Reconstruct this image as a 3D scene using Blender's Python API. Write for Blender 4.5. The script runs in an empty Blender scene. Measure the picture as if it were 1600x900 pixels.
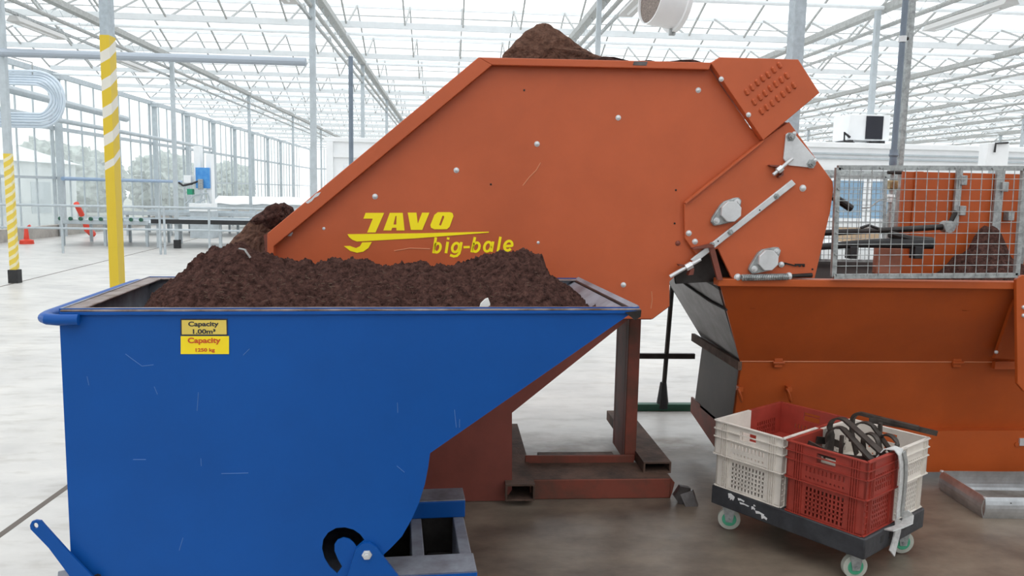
import bpy, bmesh, math, random
from mathutils import Vector, Matrix, noise, geometry
random.seed(7)
V = Vector
SC = bpy.context.scene
COL = SC.collection
PI = math.pi

# ------------------------------------------------------------------ camera, sky, light, exposure
F_PX, YAW, PITCH, ROLL, EYE = 1240.0, .0805, .1212, .02, 1.5
fwd = V((math.sin(YAW)*math.cos(PITCH), math.cos(YAW)*math.cos(PITCH), -math.sin(PITCH)))
r0 = V((math.cos(YAW), -math.sin(YAW), 0)); u0 = r0.cross(fwd)
rgt = r0*math.cos(ROLL)+u0*math.sin(ROLL); upv = u0*math.cos(ROLL)-r0*math.sin(ROLL)
EYEP = V((0, 0, EYE))
cd = bpy.data.cameras.new('camera'); cam = bpy.data.objects.new('camera', cd); COL.objects.link(cam)
cd.sensor_width = 36; cd.lens = F_PX/1600*36; cd.clip_end = 300; cd.clip_start = .05
cam.matrix_world = Matrix(((rgt.x, upv.x, -fwd.x, 0), (rgt.y, upv.y, -fwd.y, 0), (rgt.z, upv.z, -fwd.z, EYE), (0, 0, 0, 1)))
SC.camera = cam
SC.view_settings.view_transform = 'Standard'; SC.view_settings.look = 'None'
SC.view_settings.gamma = 1; SC.view_settings.use_curve_mapping = False
SC.view_settings.exposure = 0.0
w = bpy.data.worlds.new('sky'); SC.world = w; w.use_nodes = True
bg = w.node_tree.nodes['Background']; bg.inputs[0].default_value = (.96, .98, 1, 1); bg.inputs[1].default_value = 1.72
sd = bpy.data.lights.new('sun', 'SUN'); sd.energy = .5; sd.angle = 1.2; sd.color = (1, .97, .92)
sun = bpy.data.objects.new('sun', sd); COL.objects.link(sun); sun.rotation_euler = (math.radians(28), math.radians(-18), 0)

def ray(px, py): return fwd+rgt*((px-800)/F_PX)-upv*((py-450)/F_PX)
def P(px, py, Y): d = ray(px, py); return EYEP+d*(Y/d.y)               # a pixel seen on the wall plane y = Y
def Z(px, py, z=0): d = ray(px, py); return EYEP+d*((z-EYE)/d.z)         # a pixel seen on the level z
def PX(px, py, X): d = ray(px, py); return EYEP+d*(X/d.x)
def PL(px, py, o, n): d = ray(px, py); return EYEP+d*((o-EYEP).dot(n)/d.dot(n))
def pr(p):
    q = V(p)-EYEP; k = q.dot(fwd); return 800+F_PX*q.dot(rgt)/k, 450-F_PX*q.dot(upv)/k

# ------------------------------------------------------------------ materials
MATS = {}
def mat(name, c, rough=.5, metal=0, var=.0, vscale=6, bump=0, bscale=60, c2=None, spec=.5, lo=.35, hi=.65, stretch=(1, 1, 1), detail=6):
    m = bpy.data.materials.new(name); m.use_nodes = True; nt = m.node_tree; b = nt.nodes['Principled BSDF']
    b.inputs['Base Color'].default_value = (*c, 1); b.inputs['Roughness'].default_value = rough; b.inputs['Metallic'].default_value = metal
    b.inputs['Specular IOR Level'].default_value = spec
    if var or c2 or bump:
        tc = nt.nodes.new('ShaderNodeTexCoord'); mp = nt.nodes.new('ShaderNodeMapping'); mp.inputs['Scale'].default_value = stretch
        nt.links.new(tc.outputs['Object'], mp.inputs['Vector'])
    if var or c2:
        n = nt.nodes.new('ShaderNodeTexNoise'); n.inputs['Scale'].default_value = vscale; n.inputs['Detail'].default_value = detail
        n.inputs['Roughness'].default_value = .65
        nt.links.new(mp.outputs['Vector'], n.inputs['Vector'])
        rp = nt.nodes.new('ShaderNodeValToRGB'); nt.links.new(n.outputs['Fac'], rp.inputs['Fac'])
        rp.color_ramp.elements[0].position = lo; rp.color_ramp.elements[1].position = hi
        a = c2 or tuple(x*(1-var) for x in c); bb = c if c2 else tuple(min(1, x*(1+var)) for x in c)
        rp.color_ramp.elements[0].color = (*a, 1); rp.color_ramp.elements[1].color = (*bb, 1)
        nt.links.new(rp.outputs['Color'], b.inputs['Base Color'])
    if bump:
        n2 = nt.nodes.new('ShaderNodeTexNoise'); n2.inputs['Scale'].default_value = bscale; n2.inputs['Detail'].default_value = 8
        nt.links.new(mp.outputs['Vector'], n2.inputs['Vector'])
        bp = nt.nodes.new('ShaderNodeBump'); bp.inputs['Strength'].default_value = bump; bp.inputs['Distance'].default_value = .02
        nt.links.new(n2.outputs['Fac'], bp.inputs['Height']); nt.links.new(bp.outputs['Normal'], b.inputs['Normal'])
    MATS[name] = m; return m
def srgb(r, g, b):
    f = lambda x: x/12.92 if x <= .04045 else ((x+.055)/1.055)**2.4
    return (f(r/255), f(g/255), f(b/255))

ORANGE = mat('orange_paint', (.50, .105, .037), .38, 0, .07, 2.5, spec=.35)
ORANGE_T = mat('trough_paint', (.43, .083, .016), .42, 0, .10, 2.2, spec=.35)
RUSTRED = mat('dusty_red_oxide', (.22, .050, .030), .6, 0, c2=(.09, .045, .03), vscale=5, lo=.3, hi=.6)
DUSTY = mat('peat_dusted_steel', (.15, .085, .06), .8, 0, c2=(.05, .032, .024), vscale=7, bump=.2)
BLUE = mat('blue_paint', (.003, .074, .315), .42, 0, .06, 2.0, spec=.25)
BLUEWORN = mat('worn_blue_grey', (.34, .37, .43), .5, .2, c2=(.16, .15, .17), vscale=5)
LINING = mat('pale_worn_lining', (.50, .55, .62), .5, .1, c2=(.30, .33, .38), vscale=5)
RIMTOP = mat('rubbed_steel_rim', (.30, .25, .24), .5, .5, c2=(.12, .075, .055), vscale=14)
DARKIN = mat('dark_steel', (.05, .045, .043), .5, .6, c2=(.02, .016, .015), vscale=8)
TROUGHEND = mat('scuffed_grey_steel', (.20, .19, .19), .4, .7, c2=(.05, .04, .038), vscale=3.5)
ZINC = mat('zinc_plate', (.66, .67, .68), .42, .45, .09, 14)
GALV = mat('galvanised_steel', (.42, .48, .52), .5, .25, .12, 25)
GALVL = mat('pale_galvanised_steel', (.46, .51, .54), .55, .1, .08, 8)
GALVD = mat('weathered_galvanised_steel', (.36, .38, .38), .5, .5, .3, 30)
ROOFW = mat('glare_white_roof_profile', (.80, .84, .86), .5, 0, .03, 8)  # galvanised steel lightened; washed-out sky glare is in this colour
TRUSSM = mat('truss_steel', (.40, .41, .40), .6, .2, .15, 20)
YEL = mat('column_yellow', (.72, .50, .03), .5, 0, .08, 5)
WHITE = mat('white_panel', (.85, .87, .88), .45, 0, .03, 4)
PVC = mat('grey_water_pipe', (.16, .20, .25), .4, 0, .1, 8)
BRASS = mat('valve_brass', (.30, .22, .12), .4, .8, .3, 30)
BLACK = mat('black_plastic', (.018, .018, .02), .5, 0, .2, 20)
BLACKR = mat('black_rubber', (.02, .02, .021), .7, 0, .2, 15)
DOLLY = mat('scuffed_black_plastic', (.045, .048, .055), .5, 0, c2=(.022, .023, .028), vscale=12, bump=.1)
CRW = mat('cream_crate_plastic', (.70, .65, .59), .45, 0, .06, 12)
CRR = mat('red_crate_plastic', (.32, .040, .026), .45, 0, .12, 12)
ALU = mat('brushed_aluminium', (.55, .57, .59), .34, .8, .2, 9, stretch=(1, 1, 1))
ALUIN = mat('soiled_aluminium', (.35, .33, .31), .5, .6, c2=(.12, .085, .06), vscale=4)
STRAP = mat('grey_webbing', (.52, .52, .51), .8, 0, .15, 60)
STRAPD = mat('webbing_edge', (.30, .30, .29), .85, 0, .15, 60)
HOOKM = mat('dark_worn_steel', (.09, .075, .065), .5, .6, c2=(.04, .032, .028), vscale=18)
YLOGO = mat('yellow_lettering', (1.0, .80, .001), .45)
SIGNY = mat('plate_yellow', (.92, .70, .008), .45, 0, .03, 10)
SIGNY2 = mat('plate_pale_yellow', (.74, .56, .10), .45, 0, .05, 10)
INKB = mat('black_ink', (.02, .02, .03), .6)
INKR = mat('red_ink', (.55, .07, .01), .6)
GREENW = mat('green_wheel_hub', (.06, .34, .20), .45, 0, .15, 20)
TYRE = mat('pale_rubber_tyre', (.42, .43, .38), .6, 0, .1, 20)
GREEN = mat('dark_green_paint', (.02, .10, .06), .5, 0, .1, 5)
HOSEM = mat('pale_blue_hose', (.60, .68, .76), .4, 0, .05, 5)
BLUEP = mat('blue_machine_panel', (.03, .22, .62), .4, 0, c2=(.10, .35, .7), vscale=6)
GREENB = mat('green_box', (.02, .30, .16), .4)
REDP = mat('red_plastic', (.75, .06, .03), .45)
WINB = mat('cabin_glass', (.25, .40, .55), .12, 0, .12, 2)
CARD = mat('cardboard', (.42, .30, .19), .8)
CONCR = mat('plinth_concrete', (.40, .38, .35), .8, 0, .12, 4)
FIELD = mat('field_ground', (.40, .42, .38), .9, 0, .2, .3)
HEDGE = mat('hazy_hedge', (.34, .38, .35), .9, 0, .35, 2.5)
BLUEPIPE = mat('blue_grey_pipe', (.25, .36, .52), .4)
SOCKET = mat('pink_oxide', (.42, .16, .10), .6, 0, .15, 8)
WOOD = mat('white_scrap', (.85, .85, .82), .5)
SCREEN = mat('dark_screen', (.012, .013, .022), .3)
MESHG = mat('fan_mesh', (.20, .16, .14), .7, 0, .5, 80)

def peat(name, a, b, bs):
    m = mat(name, a, .95, 0, c2=b, vscale=42, bump=1.0, bscale=bs, spec=.1, lo=.34, hi=.66, detail=12); return m
PEAT = peat('dark_peat', (.130, .064, .052), (.026, .012, .010), 120)
BALE = peat('packed_peat', (.17, .092, .066), (.07, .037, .027), 45)
LAMPM = mat('shaded_lamp_housing', (.55, .55, .54), .5)  # white housing greyed; the shade on its underside is in the colour
SKIRT = mat('shaded_red_skirt', (.23, .055, .038), .55, 0, .12, 4)  # orange sheet darkened to red; the skip's shade is in the colour
FLAPM = mat('worn_flap_paint', (.36, .13, .07), .6, 0, c2=(.2, .08, .05), vscale=12)
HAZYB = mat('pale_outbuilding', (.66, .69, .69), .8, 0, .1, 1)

def glass(name, tint, gloss, haze):
    m = bpy.data.materials.new(name); m.use_nodes = True; nt = m.node_tree; nt.nodes.clear()
    o = nt.nodes.new('ShaderNodeOutputMaterial'); t = nt.nodes.new('ShaderNodeBsdfTransparent'); t.inputs[0].default_value = (*tint, 1)
    g = nt.nodes.new('ShaderNodeBsdfGlossy'); g.inputs['Roughness'].default_value = .05
    d = nt.nodes.new('ShaderNodeBsdfTranslucent'); d.inputs[0].default_value = (.9, .93, .95, 1)
    a = nt.nodes.new('ShaderNodeMixShader'); a.inputs[0].default_value = haze
    b = nt.nodes.new('ShaderNodeMixShader'); b.inputs[0].default_value = gloss
    nt.links.new(t.outputs[0], a.inputs[1]); nt.links.new(d.outputs[0], a.inputs[2])
    nt.links.new(a.outputs[0], b.inputs[1]); nt.links.new(g.outputs[0], b.inputs[2]); nt.links.new(b.outputs[0], o.inputs[0])
    return m
GLASSR = glass('roof_glass', (.985, .995, 1.0), .02, .03)
GLASSW = glass('wall_glass', (.95, .97, .97), .04, .16)

def stripes(name, slope, per, ca, cb, solid_below=None):
    m = bpy.data.materials.new(name); m.use_nodes = True; nt = m.node_tree; b = nt.nodes['Principled BSDF']; b.inputs['Roughness'].default_value = .5
    tc = nt.nodes.new('ShaderNodeTexCoord'); sp = nt.nodes.new('ShaderNodeSeparateXYZ'); nt.links.new(tc.outputs['Object'], sp.inputs[0])
    def mth(op, a, c):
        n = nt.nodes.new('ShaderNodeMath'); n.operation = op
        for i, q in enumerate((a, c)):
            if isinstance(q, (int, float)): n.inputs[i].default_value = q
            else: nt.links.new(q, n.inputs[i])
        return n.outputs[0]
    xx = mth('ADD', sp.outputs[0], sp.outputs[1])
    v = mth('ADD', sp.outputs[2], mth('MULTIPLY', xx, slope))
    fr = mth('FRACT', mth('DIVIDE', v, per), 0)
    fac = mth('LESS_THAN', fr, .40)
    if solid_below is not None: fac = mth('MULTIPLY', fac, mth('GREATER_THAN', v, solid_below))
    mx = nt.nodes.new('ShaderNodeMix'); mx.data_type = 'RGBA'; nt.links.new(fac, mx.inputs[0])
    mx.inputs[6].default_value = (*ca, 1); mx.inputs[7].default_value = (*cb, 1)
    nt.links.new(mx.outputs[2], b.inputs['Base Color']); return m

def floor_mat():
    m = bpy.data.materials.new('concrete_floor'); m.use_nodes = True; nt = m.node_tree; b = nt.nodes['Principled BSDF']
    L = nt.links.new; N = nt.nodes.new
    tc = N('ShaderNodeTexCoord'); sp = N('ShaderNodeSeparateXYZ'); L(tc.outputs['Object'], sp.inputs[0])
    def noise_(s, st, det=7):
        mp = N('ShaderNodeMapping'); mp.inputs['Scale'].default_value = st; L(tc.outputs['Object'], mp.inputs['Vector'])
        n = N('ShaderNodeTexNoise'); n.inputs['Scale'].default_value = s; n.inputs['Detail'].default_value = det; n.inputs['Roughness'].default_value = .62
        L(mp.outputs['Vector'], n.inputs['Vector']); return n.outputs['Fac']
    def mth(op, a, c, cl=False):
        n = N('ShaderNodeMath'); n.operation = op; n.use_clamp = cl
        for i, q in enumerate((a, c)):
            if isinstance(q, (int, float)): n.inputs[i].default_value = q
            else: L(q, n.inputs[i])
        return n.outputs[0]
    def ramp(f, pts):
        r = N('ShaderNodeValToRGB'); L(f, r.inputs[0]); e = r.color_ramp.elements
        e[0].position, e[1].position = pts[0][0], pts[1][0]; e[0].color = (*pts[0][1], 1); e[1].color = (*pts[1][1], 1); return r.outputs[0]
    clean = ramp(noise_(1.3, (1, 1.6, 1)), ((.3, (.47, .46, .445)), (.66, (.64, .622, .59))))
    streak = ramp(noise_(3.5, (1, 2.6, 1), 10), ((.34, (.72, .70, .67)), (.50, (1, 1, 1))))
    mx0 = N('ShaderNodeMix'); mx0.data_type = 'RGBA'; mx0.blend_type = 'MULTIPLY'; mx0.inputs[0].default_value = .6; L(clean, mx0.inputs[6]); L(streak, mx0.inputs[7])
    dark_tone = ramp(noise_(2.6, (1, 1.4, 1), 10), ((.32, (.070, .048, .034)), (.68, (.225, .178, .132))))
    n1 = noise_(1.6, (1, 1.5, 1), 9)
    # trodden-in peat, with shade painted in, around the machines: x > -0.75, y < 4.9, ragged edge
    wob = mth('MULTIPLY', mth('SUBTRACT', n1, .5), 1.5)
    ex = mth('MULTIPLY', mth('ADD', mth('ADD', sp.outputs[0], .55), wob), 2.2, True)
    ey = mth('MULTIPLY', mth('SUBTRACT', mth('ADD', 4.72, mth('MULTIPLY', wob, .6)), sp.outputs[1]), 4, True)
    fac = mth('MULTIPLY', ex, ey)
    near = mth('MULTIPLY', mth('SUBTRACT', mth('ADD', 3.3, wob), sp.outputs[1]), .35, True)  # blends to the dark floor tone towards the camera
    mx = N('ShaderNodeMix'); mx.data_type = 'RGBA'; L(mth('MAXIMUM', mth('MULTIPLY', fac, .96), mth('MULTIPLY', near, .5)), mx.inputs[0]); L(mx0.outputs[2], mx.inputs[6]); L(dark_tone, mx.inputs[7])
    L(mx.outputs[2], b.inputs['Base Color'])
    rr = mth('ADD', mth('MULTIPLY', noise_(3, (1, 2, 1)), .35), .22); L(rr, b.inputs['Roughness'])
    b.inputs['Specular IOR Level'].default_value = .45
    bp = N('ShaderNodeBump'); bp.inputs['Strength'].default_value = .12; bp.inputs['Distance'].default_value = .01
    L(noise_(9, (1, 2, 1)), bp.inputs['Height']); L(bp.outputs['Normal'], b.inputs['Normal'])
    return m
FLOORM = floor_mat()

# ------------------------------------------------------------------ mesh builder
class MB:
    def __init__(s): s.v = []; s.f = []
    def add(s, vs, fs):
        n = len(s.v); s.v += [V(q) for q in vs]; s.f += [tuple(i+n for i in f) for f in fs]; return s
    def hexa(s, a, b):      # two quads, corresponding corners
        return s.add(list(a)+list(b), [(0, 3, 2, 1), (4, 5, 6, 7), (0, 1, 5, 4), (1, 2, 6, 5), (2, 3, 7, 6), (3, 0, 4, 7)])
    def box(s, lo, hi):
        x, y, z = lo; X, Y, ZZ = hi
        return s.hexa([(x, y, z), (X, y, z), (X, Y, z), (x, Y, z)], [(x, y, ZZ), (X, y, ZZ), (X, Y, ZZ), (x, Y, ZZ)])
    def obox(s, o, a, b, c):  # corner o and three edge vectors
        o, a, b, c = V(o), V(a), V(b), V(c)
        return s.hexa([o, o+a, o+a+b, o+b], [o+c, o+a+c, o+a+b+c, o+b+c])
    def prism(s, loops, vec):   # polygon (list of loops: outer, holes...) pushed along vec
        if isinstance(loops[0][0], (int, float)): loops = [loops]
        loops = [[V(q) for q in l] for l in loops]; vec = V(vec)
        flat = [q for l in loops for q in l]; n = len(flat)
        if len(loops) == 1 and False: tris = [tuple(range(n))]
        else: tris = geometry.tessellate_polygon(loops)
        fs = [tuple(t) for t in tris]+[tuple(n+i for i in reversed(t)) for t in tris]
        k = 0
        for l in loops:
            m = len(l)
            for i in range(m): j = (i+1) % m; fs.append((k+i, k+j, n+k+j, n+k+i))
            k += m
        return s.add(flat+[q+vec for q in flat], fs)
    def tube(s, pts, r, n=10, closed=False, rs=None, cap=True):
        pts = [V(p) for p in pts]; m = len(pts); vs = []; fs = []
        up = None
        for i, p in enumerate(pts):
            if closed: d = pts[(i+1) % m]-pts[i-1]
            else: d = pts[min(i+1, m-1)]-pts[max(i-1, 0)]
            d.normalize()
            if up is None: up = V((0, 0, 1)) if abs(d.z) < .9 else V((1, 0, 0))
            a = d.cross(up)
            if a.length < 1e-5: a = d.cross(V((.3, 1, .2)))
            a.normalize(); b = a.cross(d); up = b
            rr = rs[i] if rs else r
            for k in range(n): t = 2*PI*k/n; vs.append(p+a*(rr*math.cos(t))+b*(rr*math.sin(t)))
        for i in range(m if closed else m-1):
            i2 = (i+1) % m
            for k in range(n): k2 = (k+1) % n; fs.append((i*n+k, i*n+k2, i2*n+k2, i2*n+k))
        if not closed and cap: fs.append(tuple(reversed(range(n)))); fs.append(tuple((m-1)*n+k for k in range(n)))
        return s.add(vs, fs)
    def lathe(s, o, axis, prof, n=20, cap=True):   # prof: (distance along axis, radius)
        ax = V(axis).normalized(); t = V((0, 0, 1)) if abs(ax.z) < .9 else V((1, 0, 0)); a = ax.cross(t).normalized(); b = ax.cross(a)
        vs = []; fs = []; m = len(prof)
        for h, r in prof:
            for k in range(n): q = 2*PI*k/n; vs.append(V(o)+ax*h+a*(r*math.cos(q))+b*(r*math.sin(q)))
        for i in range(m-1):
            for k in range(n): k2 = (k+1) % n; fs.append((i*n+k, i*n+k2, (i+1)*n+k2, (i+1)*n+k))
        if cap: fs.append(tuple(reversed(range(n)))); fs.append(tuple((m-1)*n+k for k in range(n)))
        return s.add(vs, fs)
    def ribbon(s, pts, wid, th, side):   # flat strap along a path
        pts = [V(p) for p in pts]; side = [V(q) for q in side] if isinstance(side, list) else [V(side)]*len(pts)
        vs = []; fs = []; m = len(pts)
        for i, p in enumerate(pts):
            d = (pts[min(i+1, m-1)]-pts[max(i-1, 0)]).normalized(); sd_ = (side[i]-d*side[i].dot(d)).normalized(); nn = d.cross(sd_)
            vs += [p-sd_*wid/2-nn*th/2, p+sd_*wid/2-nn*th/2, p+sd_*wid/2+nn*th/2, p-sd_*wid/2+nn*th/2]
        for i in range(m-1):
            for k in range(4): k2 = (k+1) % 4; fs.append((i*4+k, i*4+k2, i*4+4+k2, i*4+4+k))
        fs += [(3, 2, 1, 0), tuple(m*4-4+k for k in range(4))]
        return s.add(vs, fs)
    def build(s, name, m, parent=None, loc=None, bevel=0, smooth=30):
        me = bpy.data.meshes.new(name); o = bpy.data.objects.new(name, me)
        base = V((0, 0, 0))
        if parent is not None: base = V(tuple(parent['base']))
        elif loc is not None: base = V(loc)
        me.from_pydata([q-base for q in s.v], [], s.f); me.materials.append(m)
        bm = bmesh.new(); bm.from_mesh(me); bmesh.ops.recalc_face_normals(bm, faces=bm.faces); bm.to_mesh(me); bm.free()
        if smooth:
            for p in me.polygons: p.use_smooth = True
            me.set_sharp_from_angle(angle=math.radians(smooth))
        COL.objects.link(o)
        if parent is not None:
            o.parent = parent; o['base'] = tuple(base)
        else: o.location = base; o['base'] = tuple(base)
        if bevel:
            b = o.modifiers.new('bevel', 'BEVEL'); b.width = bevel; b.segments = 2; b.limit_method = 'ANGLE'; b.angle_limit = math.radians(40)
        return o
def thing(name, label, cat, base, group=None):
    o = bpy.data.objects.new(name, None); COL.objects.link(o); o.location = V(base); o.empty_display_size = .1
    o['base'] = tuple(V(base)); o['label'] = label; o['category'] = cat
    if group: o['group'] = group
    return o
def tag(o, label, cat, group=None, kind=None):
    o['label'] = label; o['category'] = cat
    if group: o['group'] = group
    if kind: o['kind'] = kind
    return o
def struct(o): o['kind'] = 'structure'; return o
def lab(o, l): o['label'] = l; return o
def copy_tree(o, off, label=None, group=None):
    off = V(off)
    c = o.copy(); COL.objects.link(c); c.location = o.location+off
    if label: c['label'] = label
    if group: c['group'] = group
    for ch in list(o.children):
        d = ch.copy(); COL.objects.link(d); d.parent = c
        for g in list(ch.children):
            e = g.copy(); COL.objects.link(e); e.parent = d
    return c
def text(name, s, m, o, ux, uy, size, parent, shear=0, bold=0, depth=.0015, width=None):
    cu = bpy.data.curves.new('t', 'FONT'); cu.body = s; cu.size = 1; cu.shear = shear; cu.offset = bold; cu.extrude = 0; cu.align_x = 'CENTER'; cu.resolution_u = 6
    to = bpy.data.objects.new('t', cu); COL.objects.link(to)
    dg = bpy.context.evaluated_depsgraph_get(); me = to.evaluated_get(dg).to_mesh()
    vs = [v.co.copy() for v in me.vertices]; fs = [tuple(p.vertices) for p in me.polygons]
    xs = [v.x for v in vs]; w0 = max(xs)-min(xs); sx = size if width is None else width/w0
    ux = V(ux).normalized(); uy = V(uy).normalized(); nn = ux.cross(uy)
    cx = (max(xs)+min(xs))/2
    vs = [V(o)+ux*((v.x-cx)*sx)+uy*(v.y*size)+nn*depth for v in vs]
    to.evaluated_get(dg).to_mesh_clear(); bpy.data.objects.remove(to); bpy.data.curves.remove(cu)
    b = MB(); b.add(vs, fs); n = len(vs)
    # thickness: side walls from the boundary edges
    ed = {}
    for f in fs:
        for i in range(len(f)): e = (f[i], f[(i+1) % len(f)]); ed[e] = 1
    b.v += [q-nn*depth for q in vs]
    for (i, j) in ed:
        if (j, i) not in ed: b.f.append((i, n+i, n+j, j))
    return b.build(name, m, parent, smooth=0)

# ------------------------------------------------------------------ the setting
XL, XR, YN, YF = -10.9, 46.0, -7.0, 64.0
ZG, ZRIDGE, SPAN, YG0 = 4.62, 5.38, 3.65, 4.95
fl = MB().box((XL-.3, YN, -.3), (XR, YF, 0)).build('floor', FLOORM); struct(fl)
for a, b, wd in (((0, 836), (110, 757), .03), ((0, 448), (420, 345), .03)):
    p, q = Z(*a, .001), Z(*b, .001); dr = (q-p).normalized(); sd_ = V((-dr.y, dr.x, 0))*wd/2
    p = p-dr*2; q = q+dr*(1 if wd < .05 else 0)
    m = MB().obox(p-sd_-V((0, 0, .004)), q-p, sd_*2, (0, 0, .0045)); m.build('expansion_joint', mat('joint_filler%d' % a[0] if a[0] else 'joint_filler', (.13, .11, .095), .8), fl)
gd = MB().box((-90, -40, -.45), (XL-.3, 120, -.31)).build('trim_1', FIELD); struct(gd)
# roof: ridge-and-furrow glass, gutters across, bars up each slope
ys = [YG0+SPAN*i for i in range(-3, 17)]
roofglass = MB()
ceil_ = None
for y in ys[:-1]:
    ym = y+SPAN/2
    for (ya, za, yb, zb) in ((y, ZG, ym, ZRIDGE), (ym, ZRIDGE, y+SPAN, ZG)):
        roofglass.add([(XL, ya, za), (XR, ya, za), (XR, yb, zb), (XL, yb, zb)], [(0, 1, 2, 3)])
ceil_ = struct(roofglass.build('ceiling', GLASSR, smooth=0))
for i, y in enumerate(ys):
    MB().prism([(XL, y-.09, ZG+.04), (XL, y-.05, ZG-.06), (XL, y+.05, ZG-.06), (XL, y+.09, ZG+.04)], (XR-XL, 0, 0)).build('gutter', ROOFW, ceil_, smooth=0)
    MB().tube([(XL, y+.02, ZG-.18), (XR, y+.02, ZG-.18)], .032, 8).build('cross_tube', ROOFW, ceil_)
    if i < len(ys)-1:
        ym = y+SPAN/2
        MB().box((XL, ym-.03, ZRIDGE-.06), (XR, ym+.03, ZRIDGE+.01)).build('ridge_bar', ROOFW, ceil_, smooth=0)
        bars = MB(); k = 0; x = XL
        far = y > 30
        while x < (XR if y < 45 else 25):
            for (ya, za, yb, zb) in ((y, ZG, ym, ZRIDGE), (ym, ZRIDGE, y+SPAN, ZG)):
                bars.hexa([(x-.014, ya, za-.04), (x+.014, ya, za-.04), (x+.014, ya, za), (x-.014, ya, za)],
                          [(x-.014, yb, zb-.04), (x+.014, yb, zb-.04), (x+.014, yb, zb), (x-.014, yb, zb)])
            x += 1.113; k += 1
        # opened roof vents' lower frames every third pane
        bars.build('glazing_bars', TRUSSM, ceil_, smooth=0)
        MB().box((XL, y+.85, ZG+.33), (XR, y+.87, ZG+.35)).build('vent_rail', TRUSSM, ceil_, smooth=0)
# left wall: plinth, bays of glass between wall columns
wl = struct(MB().box((XL-.18, 8, 0), (XL, YF, .32)).build('wall_left', CONCR))
for z, r in ((4.45, .07), (2.98, .05), (1.62, .035)):
    MB().box((XL-.06, 8, z-r), (XL+.04, YF, z+r)).build('wall_rail', GALVL, wl, smooth=0)
wi = 1
for i in range(1, 16):
    ya, yb = ys[3]+SPAN*(i-1)+.06, ys[3]+SPAN*i-.06
    w_ = struct(MB().box((XL-.072, ya, .34), (XL-.066, yb, 4.4)).build('window_%d' % wi, GLASSW)); wi += 1
    mm = MB()
    for k in range(0, 5): yy = ya+(yb-ya)*k/4; mm.box((XL-.085, yy-.012, .33), (XL-.04, yy+.012, 4.4))
    mm.build('mullion', GALVL, w_, smooth=0)
# far wall
wb = struct(MB().box((XL, YF-.2, 0), (XR, YF, .4)).build('wall_back', CONCR))
w_ = struct(MB().box((XL, YF-.11, .4), (XR, YF-.1, 4.6)).build('window_%d' % wi, GLASSW)); wi += 1
mm = MB()
x = XL
while x < XR: mm.box((x-.03, YF-.16, .4), (x+.03, YF-.1, 4.6)); x += 1.113
mm.build('mullion', GALVL, w_, smooth=0)
MB().box((XL, YF-.2, 2.9), (XR, YF-.12, 3.0)).build('rail', GALVL, w_, smooth=0)
# right end
wr = struct(MB().box((XR, 8, 0), (XR+.2, YF, .4)).build('wall_right', CONCR))
w_ = struct(MB().box((XR+.1, 8, .4), (XR+.11, YF, 4.6)).build('window_%d' % wi, GLASSW))
# behind the camera: white insulated wall of the packing hall
struct(MB().box((XL, YN-.15, 0), (XR, YN, 4.6)).build('wall_rear', WHITE))

# trusses and columns
ORD = ['second', 'third', 'fourth', 'fifth', 'sixth', 'seventh', 'eighth', 'ninth', 'tenth', 'eleventh', 'twelfth', 'thirteenth', 'fourteenth']
TX = [-6.5+4.42*i for i in range(11)]
for i, x in enumerate(TX):
    y0 = ys[1] if i < 5 else ys[3]
    t = thing('roof_truss', 'grey lattice roof truss running away, %s truss line from the left glass wall' % ORD[i], 'roof truss', (x, y0, 4.0), 'lattice roof trusses')
    MB().box((x-.07, y0, 4.40), (x+.07, YF-.2, 4.50)).build('top_chord', TRUSSM, t, smooth=0)
    MB().tube([(x, y0, 4.17), (x, YF-.2, 4.17)], .035, 8).build('bottom_chord', TRUSSM, t)
    wbm = MB(); y = y0; k = 0
    lim = 45 if i < 6 else 35
    while y < lim: wbm.tube([(x, y, 4.17+.23*(k % 2)), (x, y+.3, 4.17+.23*((k+1) % 2))], .0042, 4, cap=False); y += .3; k += 1
    wbm.build('lattice_web', GALVL, t)
    MB().box((x-.02, y0, 3.97), (x+.02, YF-.2, 4.01)).build('lamp_rail', GALVD if i < 3 else TRUSSM, t, smooth=0)
STRIPE = stripes('diagonal_stripe_tape', -.6, .13, (.70, .52, .06), (.72, .66, .42))
STRIPEN = stripes('hazard_striped_paint', -.6, .16, (.70, .50, .025), (.74, .72, .64), 1.62)
def column(x, y, kind, label, wd=.05, dp=.09):
    t = thing('column', label, 'column', (x, y, 0), 'greenhouse roof columns')
    if kind == 'yellow':
        MB().box((x-wd/2, y-dp/2, 2.36), (x+wd/2, y+dp/2, 4.4)).build('shaft', GALV, t, smooth=0)
        lab(MB().box((x-wd/2-.002, y-dp/2-.002, .02), (x+wd/2+.002, y+dp/2+.002, 2.36)).build('painted_lower_shaft', STRIPEN, t, smooth=0), 'yellow lower shaft with white diagonal stripes at the top')
        MB().lathe((x+wd/2+.002, y, .4), (1, 0, 0), [(0, .006), (.004, .004)], 8).build('bolt', ZINC, t)
    elif kind == 'taped':
        MB().box((x-wd/2, y-dp/2, 1.9), (x+wd/2, y+dp/2, 4.4)).build('shaft', GALVL, t, smooth=0)
        lab(MB().box((x-wd/2-.002, y-dp/2-.002, .19), (x+wd/2+.002, y+dp/2+.002, 1.9)).build('striped_wrap', STRIPE, t, smooth=0), 'yellow and white spiral tape')
    else:
        MB().box((x-wd/2, y-dp/2, .1), (x+wd/2, y+dp/2, 4.4)).build('shaft', GALVL if y > 6 else GALV, t, smooth=0)
    if kind != 'yellow': MB().box((x-wd/2-.025, y-dp/2-.02, 0), (x+wd/2+.025, y+dp/2+.02, .2)).build('foot_block', BLACKR, t, bevel=.005)
    else: MB().box((x-.09, y-.09, 0), (x+.09, y+.09, .02)).build('foot_plate', GALV, t)
    return t
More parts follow.
